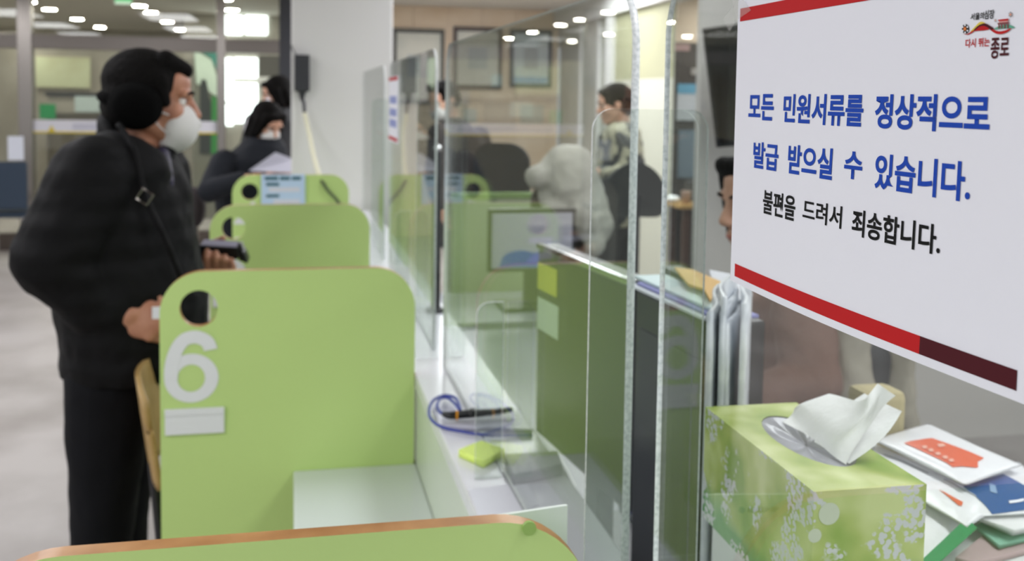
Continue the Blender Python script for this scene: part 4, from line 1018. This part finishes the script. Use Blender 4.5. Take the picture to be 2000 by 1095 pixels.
figure('person with black bobbed hair and white mask bending over paper beside the pillar', head=hd, face=fw, neck=q(505, 285), torso=tor, arms=[a1, a2], hands=[hand, hand2], legs=legs, foot=(hp.x, Y1, 0),
       hair=lambda P, R: bob_hair(P, R, -.1), mask=True, top=M_COAT2, sleeve=.07, s=.98, voxel=.009)
P4 = [q(486, 333, -.47), q(538, 297, -.33), q(572, 310, -.25), q(572, 337, -.42)]
m = MB(); m.face(P4); o = m.build('paper_sheet', mat('lavender paper', 'c4c4d2', .7)); tag(o, 'grey white paper sheet being read beside the pillar', 'paper')
d_ = o.modifiers.new('s', 'SOLIDIFY'); d_.thickness = .0015

# ---- person behind the reading one
Y2 = 7.5; q2 = lambda x, y, d=0: atY(x, y, Y2+d)
hd = q2(541, 183); tor = []
for y, l, r, ry in ((420, 480, 575, .16), (330, 476, 575, .17), (270, 478, 580, .18), (235, 488, 580, .18), (215, 510, 572, .12), (206, 525, 562, .07)):
    A_, B_ = q2(l, y), q2(r, y); tor.append(((A_.x+B_.x)/2, Y2, A_.z, (B_.x-A_.x)/2, ry))
hp = tor[0]; a1 = (q2(497, 240, -.1), q2(486, 300, -.2), q2(500, 340, -.3)); a2 = (q2(575, 240, .1), q2(585, 300, .1), q2(580, 350, 0))
legs = [(V((hp[0]+dx, Y2, .78)), V((hp[0]+dx, Y2, .42)), V((hp[0]+dx, Y2, .08)), (-1, -.3)) for dx in (-.08, .08)]
Tb, Pb, Rb = figure('person in black with a white shoulder strap standing behind the reader', head=hd, face=(-.9, -.2, -.25), neck=q2(545, 215), torso=tor, arms=[a1, a2], hands=[hand_prims(a1[2], (.1, -.3, -1), (-.9, 0, 0), (.3, .4, .3), .9, 1), hand_prims(a2[2], (0, 0, -1), (1, 0, 0), (.3, .4, .3), .9, -1)], legs=legs, foot=(hp[0], Y2, 0),
       hair=lambda P, R: bob_hair(P, R, -.08), top=mat('black wool', '17181b', .8), sleeve=.065, voxel=.011)
MB().tube([q2(525, 196, -.12), q2(508, 208, -.17), q2(488, 232, -.2), q2(480, 262, -.15)], .022, 8, 5).build('shoulder_strap', mat('white strap', 'd8d6da', .6), Tb, smooth=True)

# ---- member of staff seated behind the notice
Y3 = 2.02; q3 = lambda x, y, d=0: atY(x, y, Y3+d)
fw = V((-.97, -.12, -.12)); R_ = frame_of(fw); nose = q3(1404, 440)
hd = nose-R_ @ V((.12, 0, -.035))
tor = []
for y, l, r, ry in ((900, 1470, 1680, .15), (800, 1470, 1670, .16), (720, 1468, 1660, .165), (640, 1462, 1650, .175), (590, 1466, 1640, .18), (560, 1490, 1610, .14), (540, 1520, 1590, .08)):
    A_, B_ = q3(l, y, .1), q3(r, y, .1); tor.append(((A_.x+B_.x)/2, Y3+.1, A_.z, (B_.x-A_.x)/2, ry))
shr, elr, wrr = q3(1570, 610, -.06), q3(1585, 745, -.12), q3(1450, 800, -.12)
shl, ell, wrl = q3(1550, 600, .26), q3(1570, 740, .3), q3(1440, 790, .22)
x0 = tor[0][0]
legs = [(V((x0, Y3+.1+dy, .52)), V((x0-.42, Y3+.1+dy, .50)), V((x0-.42, Y3+.1+dy, .09)), (-1, 0)) for dy in (-.1, .1)]
M_BRWN = mat('dusty brown knit', '7c5f54', .85, bump=(40, .3))
figure('seated person in a dusty brown top whose face is half hidden by the printed notice', head=hd, face=fw, neck=q3(1550, 540, .08), torso=tor, arms=[(shr, elr, wrr), (shl, ell, wrl)], hands=[hand_prims(wrr, (-1, .1, -.1), (0, -.2, 1), (.3, .5, .4), .95, 1), hand_prims(wrl, (-1, -.1, -.1), (0, .2, 1), (.3, .5, .4), .95, -1)],
       legs=legs, foot=(x0, Y3+.1, 0), hair=lambda P, R: bob_hair(P, R, -.14), top=M_BRWN, topname='knit_top', sleeve=.062, voxel=.008, wrinkle=(.06, .018))
# office chair with the beige coat over its back
def office_chair(name, label, base, face, col, w=.44, h=.46, round_=False, seat_z=.46, back_z=.58):
    f = V((face[0], face[1], 0)).normalized(); l = V((-f.y, f.x, 0)); b = V(base); M_ = mat('chair '+col, col, .8)
    t = thing(name, label, 'chair', base, 'office chairs')
    Q = lambda x, y, z: b+f*x+l*y+V((0, 0, z))
    RR = Matrix((f, l, V((0, 0, 1)))).transposed().to_4x4(); RR.translation = b
    MB().box(-.22, .24, -.23, .23, seat_z-.06, seat_z, RR, .025).build('seat', M_, t, smooth=False)
    me = flat_mesh([rrect(-w/2, w/2, back_z, back_z+h, (.06, .06, .2 if round_ else .1, .2 if round_ else .1), 10)], .05)
    weld(mapped(me, lambda u, v, w_: Q(-.25-.10*(v-back_z)+w_-.05*(1-(2*u/w)**2)+.05, u, v))); link('backrest', me, M_, t)
    MB().tube([Q(-.05, 0, seat_z-.07), Q(-.24, 0, seat_z-.08), Q(-.31, 0, seat_z+.03), Q(-.31, 0, back_z+.12)], .022, 8, 5).build('back_support', M_BLACK, t, smooth=True)
    MB().cyl(Q(0, 0, .12), Q(0, 0, seat_z-.06), .028).build('gas_column', M_BLACK, t)
    for k in range(5):
        a = 2*PI*k/5; lg = MB().cyl(Q(0, 0, .12), Q(.27*math.cos(a), .27*math.sin(a), .07), .024, .016).build('leg', M_BLACK, t)
        MB().cyl(Q(.27*math.cos(a), .27*math.sin(a)-.012, .03), Q(.27*math.cos(a), .27*math.sin(a)+.012, .03), .03).build('caster', M_BLACK, lg)
    return t
office_chair('office_chair', 'staff office chair behind the seated person in the brown top', (atY(1668, 760, 2.1).x-.30, Y3+.1, 0), (-1, 0), '3a3c40')
cb = [q3(1660, 610, .1), q3(1672, 800, .1)]
part_blob('draped_coat', [('l', [(atY(1668, y, 2.1).x, 2.1, atY(1668, y, 2.1).z, rx, .23) for y, rx in ((900, .05), (800, .058), (700, .055), (640, .05), (600, .035))]), ('c', atY(1655, 640, 1.92), .05, atY(1665, 860, 1.9), .045), ('c', atY(1725, 650, 2.2), .03, atY(1735, 860, 2.2), .03)],
          mat('beige coat cloth', 'a8a294', .85), None, .008, 4, (.07, .03)); o = [x for x in COL.objects if x.name == 'draped_coat'][0]
tag(o, 'beige coat draped over the chair back behind the brown top', 'coat')

# ---- standing person in a black and white blouse
Y4 = 6.0; q4 = lambda x, y, d=0: atY(x, y, Y4+d)
tor = []
for y, l, r, ry in ((440, 1172, 1226, .15), (400, 1170, 1232, .16), (350, 1168, 1246, .18), (300, 1168, 1250, .18), (265, 1172, 1248, .19), (245, 1186, 1236, .13), (236, 1196, 1226, .07)):
    A_, B_ = q4(l, y), q4(r, y); tor.append(((A_.x+B_.x)/2, Y4, A_.z, (B_.x-A_.x)/2, ry))
hp = tor[0]
a1 = (q4(1205, 262, -.14), q4(1222, 345, -.2), q4(1168, 335, -.3)); a2 = (q4(1232, 262, .12), q4(1243, 325, .1), q4(1232, 380, 0))
legs = [(V((hp[0]+dx, Y4+dx, .76)), V((hp[0]+dx, Y4+dx, .42)), V((hp[0]+dx, Y4+dx, .08)), (-1, 0)) for dx in (-.07, .07)]
def pat(name, c1, c2, sc):
    m = mat(name, c1, .7, noise=(sc, c2, .47, .53)); return m
figure('standing person with dark hair tied back in a black and cream patterned blouse', head=q4(1200, 203), face=(-.95, .1, -.2), neck=q4(1212, 240), torso=tor, arms=[a1, a2], hands=[hand_prims(a1[2], (-1, 0, 0), (0, -.3, 1), (.3, .5, .4), .9, 1), hand_prims(a2[2], (-.1, 0, -1), (1, 0, 0), (.3, .4, .3), .9, -1)],
       legs=legs, foot=(hp[0], Y4, 0), hair=bun_hair, top=pat('patterned blouse', '2a2a2c', 'b9b49c', 13), topname='blouse', sleeve=.06, bottom=mat('dark brown trousers', '2c2622', .8), s=1.03, voxel=.01)

# ---- person in a dark brown coat near the back wall
Y5 = 6.4; q5 = lambda x, y, d=0: atY(x, y, Y5+d)
tor = []
for y, l, r, ry in ((470, 850, 985, .16), (400, 846, 982, .17), (340, 842, 968, .18), (290, 842, 950, .18), (255, 848, 936, .18), (238, 858, 915, .12), (228, 868, 898, .07)):
    A_, B_ = q5(l, y), q5(r, y); tor.append(((A_.x+B_.x)/2, Y5, A_.z, (B_.x-A_.x)/2, ry))
hp = tor[0]
a1 = (q5(858, 262, -.1), q5(848, 350, -.12), q5(862, 410, -.2)); a2 = (q5(935, 268, .1), q5(958, 345, .05), q5(978, 400, -.05))
legs = [(V((hp[0]+dx, Y5, .70)), V((hp[0]+dx, Y5, .40)), V((hp[0]+dx, Y5, .08)), (0, -1)) for dx in (-.09, .09)]
figure('person in a dark brown coat and white mask standing before the framed certificates', head=q5(866, 196), face=(-.75, -.5, -.35), neck=q5(876, 232), torso=tor, arms=[a1, a2], hands=[hand_prims(a1[2], (.2, -.3, -1), (-1, 0, 0), (.3, .4, .3), .9, 1), hand_prims(a2[2], (0, 0, -1), (1, 0, 0), (.3, .4, .3), .9, -1)],
       legs=legs, foot=(hp[0], Y5, 0), hair=short_hair, mask=True, top=mat('dark brown coat', '3a322e', .8), sleeve=.065, voxel=.01)

# ================================================================== BACKGROUND FURNITURE
t = thing('wall_adapter', 'black adapter box hanging on the white pillar with a cream cable', 'adapter', (.053, 5.285, 1.53))
MB().box(.012, .088, 5.235, 5.298, 1.54, 1.725, bev=.006).build('box', M_DARKG, t)
a = atY(590, 180, 5.26); MB().cyl((a.x, 5.26, 1.545), (a.x, 5.26, 1.49), .02, .008).build('strain_relief', M_DARKG, t)
MB().tube([(a.x, 5.26, 1.50), atY(593, 200, 5.25), atY(595, 222, 5.24)], .009, 8, 5).build('cable_neck', M_DARKG, t, smooth=True)
MB().tube([atY(595, 221, 5.24), atY(604, 262, 5.18), atY(614, 310, 4.95), atY(626, 352, 4.66)], .012, 8, 6).build('cable_sleeve', mat('cream cable', 'd8d6bc', .5), t, smooth=True)
MB().tube([atY(626, 350, 4.66), atY(630, 356, 4.62), atY(640, 372, 4.61), atY(660, 394, 4.605), atY(672, 420, 4.60)], .007, 8, 6).build('cable', mat('dark green grey cable', '4a5a38', .5), t, smooth=True)
MB().tube([(.02, 5.29, 1.725), (.0, 5.29, 1.76), (-.006, 5.30, 1.78)], .003, 6, 4).build('thin_wire', M_DARKG, t, smooth=True)
# framed certificates on the back wall
M_CERT = mat('certificate paper', 'd8d8cc', .5, noise=(2.5, 'c8ccc2', .4, .6)); M_CERTB = mat('pale blue certificate', 'c2d2d8', .5, noise=(2.5, 'd2dadb', .4, .6))
for x0, x1, z0, z1, fc, pm, lab in ((1.06, 1.617, 1.45, 2.255, '3a3a30', M_CERT, 'framed certificate in a dark green frame, leftmost on the wood wall'), (1.716, 2.255, 1.615, 2.29, '3c2a26', M_CERT, 'framed certificate in a dark brown frame, middle of the wood wall'), (2.343, 2.82, 1.641, 2.281, '34424c', M_CERTB, 'framed pale blue certificate in a slate frame, rightmost on the wood wall')):
    t = thing('picture_frame', lab, 'picture frame', ((x0+x1)/2, 10.97, z0), 'framed certificates')
    fm = mat('frame '+fc, fc, .4)
    for k, bx in enumerate(((x0, x1, z1-.045, z1), (x0, x1, z0, z0+.045), (x0, x0+.04, z0+.045, z1-.045), (x1-.04, x1, z0+.045, z1-.045))): MB().box(bx[0], bx[1], 10.95, 10.985, bx[2], bx[3]).build('frame_rail', fm, t)
    MB().box(x0+.035, x1-.035, 10.965, 10.985, z0+.04, z1-.04).build('certificate', pm, t)
    MB().box(x0+.16, x1-.16, 10.962, 10.966, (z0+z1)/2-.12, (z0+z1)/2+.12).build('faint_text', mat('faint text block', 'b4bcbc', .6), t)
    if pm is M_CERTB:
        MB().box(x0+.05, x1-.05, 10.962, 10.966, z0+.05, z0+.12).build('blue_motif', mat('pale blue motif', '8ab0d4', .6), t)
for x0, x1, z0, z1, c, lab in ((1.72, 1.90, 1.44, 1.60, 'd8cdbf', 'small pale notice just under the middle certificate'), (1.838, 1.983, 1.25, 1.40, 'ccd0c6', 'small pale green notice low on the wood wall behind the brown coat'), (2.06, 2.42, 1.17, 1.47, 'd4c4b0', 'larger cream notice in the middle of the wood wall'), (2.472, 2.739, 1.25, 1.45, 'ccc9b8', 'small notice below the slate framed certificate')):
    tag(MB().box(x0, x1, 10.975, 10.985, z0, z1).build('wall_notice', mat('notice '+c, c, .7)), lab, 'notice', 'small notices on the wood wall')
# padded white jacket over a chair, dark chairs
office_chair('office_chair', 'dark grey office chair with a tall back in front of the wood wall', (1.13, 5.15, 0), (.5, 1), '34383e', .28, .5, False, .5, .80)
office_chair('office_chair', 'round backed office chair beside the brown table', (1.83, 5.35, 0), (.2, 1), '3e3f3e', .34, .30, True, .5, .90)
office_chair('office_chair', 'office chair hidden under the white padded jacket', (1.17, 4.28, 0), (.1, 1), '5a5650', .36, .48, False, .48, .72)
q6 = lambda x, y, d=0: atY(x, y, 3.95+d)
part_blob('padded_jacket', [('c', q6(1110, 308), .055, q6(1135, 400), .085), ('c', q6(1092, 320), .05, q6(1085, 400), .06), ('c', q6(1130, 330), .07, q6(1160, 440), .085), ('e', q6(1110, 345), (.12, .09, .14)), ('c', q6(1048, 345, -.02), .05, q6(1085, 335), .05), ('c', q6(1165, 420, -.03), .055, q6(1160, 480, -.04), .045), ('c', q6(1075, 370), .05, q6(1080, 470), .04)],
          mat('off white padded nylon', 'd2d0c4', .6, bump=(18, .5)), None, .009, 4, (.08, .03)); tag(COL.objects['padded_jacket'], 'puffy off white jacket hung over a chair back beyond the screens', 'jacket')
# small monitor facing the camera beyond the screens
t = thing('desk_screen', 'black framed screen facing the camera in front of the white padded jacket', 'monitor', (.87, 3.6, DZ))
MB().box(.70, 1.03, 3.6, 3.63, .885, 1.118, bev=.004).build('frame', M_BLACK, t)
MB().box(.712, 1.014, 3.594, 3.6, .90, 1.102).build('screen', mat('pale lit screen', 'a8a8b4', .3, emit=.25), t)
me = flat_mesh([smooth_path_2d([(.74, .905), (.76, .95), (.82, .965), (.88, .955), (.90, .985), (.95, .99), (.99, .965), (1.005, .915), (.95, .902)])], .003); weld(mapped(me, lambda u, v, w_: V((u, 3.592+w_, v)))); link('blue_picture', me, mat('blue screen shape', '3a5ab0', .3, emit=.2), t)
MB().box(.84, .90, 3.62, 3.64, .76, .95).build('stand', M_BLACK, t); MB().box(.75, 1.0, 3.55, 3.72, .745, .76).build('stand_foot', M_BLACK, t)
t = thing('side_desk', 'low desk with a green edged top under the black framed screen', 'desk', (.95, 3.75, 0))
MB().box(.55, 1.5, 3.4, 3.95, .72, .745).build('top', mat('grey desk laminate'), t)
for x in (.57, 1.46): MB().box(x, x+.03, 3.42, 3.93, 0, .72).build('side_panel', M_PALE, t)
t = thing('desk_partition', 'low pale desk partition with a green top rail behind the black framed screen', 'partition', (1.0, 4.56, 0))
MB().box(.72, 1.12, 4.55, 4.58, 0, 1.06).build('panel', mat('mint partition cloth', 'c9d8b8', .8), t); MB().box(.71, 1.13, 4.54, 4.59, 1.06, 1.085).build('top_rail', mat('green rail', '9fc47a', .5), t)
# hanging display on the near white wall
c = V((1.92, 3.50, 1.62)); RT = Matrix.Translation(c) @ Euler((0, math.radians(-9), 0)).to_matrix().to_4x4() @ Euler((0, 0, math.radians(52))).to_matrix().to_4x4()
t = thing('hanging_display', 'large black display tilted on the pale wall, mostly behind the printed notice', 'display', c)
MB().box(-.02, .03, -.40, .40, -.235, .235, RT, .006).build('casing', M_BLACK, t)
MB().box(-.023, -.02, -.385, .385, -.22, .22, RT).build('screen', mat('glossy black screen', '0c0d10', .06), t)
MB().box(.03, .38, -.04, .04, -.04, .04, RT).build('wall_arm', M_DARKG, t)
# far right: posters, table and cup
t = thing('notice_board', 'tall dark notice board with a white and blue poster beyond the open door', 'notice board', (3.2, 7.95, 0))
MB().box(3.06, 3.55, 7.9, 7.98, .06, 2.0).build('board', mat('dark brown grey board', '5c5650', .5), t)
MB().box(3.10, 3.5, 7.885, 7.9, 1.36, 1.66).build('poster', mat('pale poster', 'd6dade', .5), t); MB().box(3.10, 3.5, 7.88, 7.885, 1.58, 1.66).build('poster_heading', mat('sky blue heading', '7ab4d0', .5), t)
MB().box(3.12, 3.5, 7.885, 7.9, .885, 1.28).build('grey_pane', mat('blue grey pane', '8a98a4', .25), t)
MB().box(3.22, 3.5, 7.89, 7.9, 1.735, 1.79).build('white_lettering', mat('pale lettering', 'b8b2ac', .5), t)
MB().box(3.07, 3.2, 7.89, 7.9, 1.93, 1.985).build('pink_sticker', mat('pale pink sticker', 'c8a8a4', .5), t)
for x in (3.08, 3.49): MB().box(x, x+.04, 7.85, 8.05, 0, .06).build('foot', M_DARKG, t)
t = thing('side_table', 'brown table with a wooden top beyond the open door', 'table', (3.05, 7.2, 0))
MB().box(2.76, 3.45, 6.9, 7.28, .735, .765, bev=.004).build('top', mat('orange brown table top', 'b8925a', .4), t)
for x in (2.80, 2.90, 3.38):
    for y in (6.93, 7.2): MB().box(x, x+.05, y, y+.05, 0, .735).build('leg', mat('dark brown wood', '4a2e22', .5), t)
MB().box(2.86, 3.37, 7.20, 7.24, .1, .735).build('modesty_panel', mat('very dark panel', '2e2a28', .6), t)
t = thing('paper_cup', 'small pinkish paper cup on the brown table', 'cup', (2.87, 7.15, .765))
MB().lathe([(.0, 0), (.028, 0), (.036, .09), (.037, .092), (.034, .09), (.026, .004), (0, .004)], (2.84, 7.0, .7655)).build('cup_wall', mat('pinkish cup', 'bfa496', .6), t, smooth=True)
part_blob('crumpled_tissue', [('e', (2.75+.02*k, 7.1+.03*(k % 2), .79), (.04, .035, .022)) for k in range(1, 3)], M_TISS, None, .008, 2, (.03, .03)); tag(COL.objects['crumpled_tissue'], 'crumpled cream tissue on the brown table beside the cup', 'tissue')
t = thing('black_machine', 'dark machine with a small yellow sticker behind the paper cup', 'machine', (3.12, 7.35, .765))
MB().box(2.93, 3.4, 7.1, 7.26, .766, .92, bev=.01).build('body', mat('dark machine', '3c3a38', .5), t)
MB().box(3.10, 3.17, 7.095, 7.1, .86, .91).build('yellow_sticker', mat('pale yellow sticker', 'c8c48a', .6), t)
# lobby seat and leaflet at the far left edge
t = thing('queue_chair', 'dark navy lobby chair at the left edge beside the glass partition', 'chair', (-2.4, 9.6, 0))
M_NAVYF = mat('navy seat cloth', '2a3848', .8)
MB().box(-2.62, -2.24, 9.42, 9.47, .50, .915, bev=.02).build('backrest', M_NAVYF, t); MB().box(-2.62, -2.24, 9.47, 9.9, .42, .48, bev=.02).build('seat', M_NAVYF, t)
for x in (-2.6, -2.28):
    for y in (9.46, 9.86): MB().cyl((x, y, 0), (x, y, .43), .015).build('leg', M_CHROME, t)
tag(MB().box(-2.385, -2.26, 9.42, 9.43, .93, 1.135).build('leaflet', mat('white leaflet', 'c8ccd6', .7)), 'white leaflet standing on the back of the navy lobby chair', 'leaflet')
t = thing('stool', 'dark round topped lobby stool just right of the black coat', 'stool', (-.37, 6.4, 0))
c = atY(378, 405, 6.4); part_blob('seat_back', [('e', (c.x, 6.4, c.z), (.075, .06, .13))], mat('dark maroon vinyl', '2c2426', .6), t, .008, 2)
MB().cyl((c.x, 6.4, .03), (c.x, 6.4, c.z-.1), .03).build('post', M_STEEL, t); MB().cyl((c.x, 6.4, 0), (c.x, 6.4, .03), .18).build('foot', M_DARKG, t)
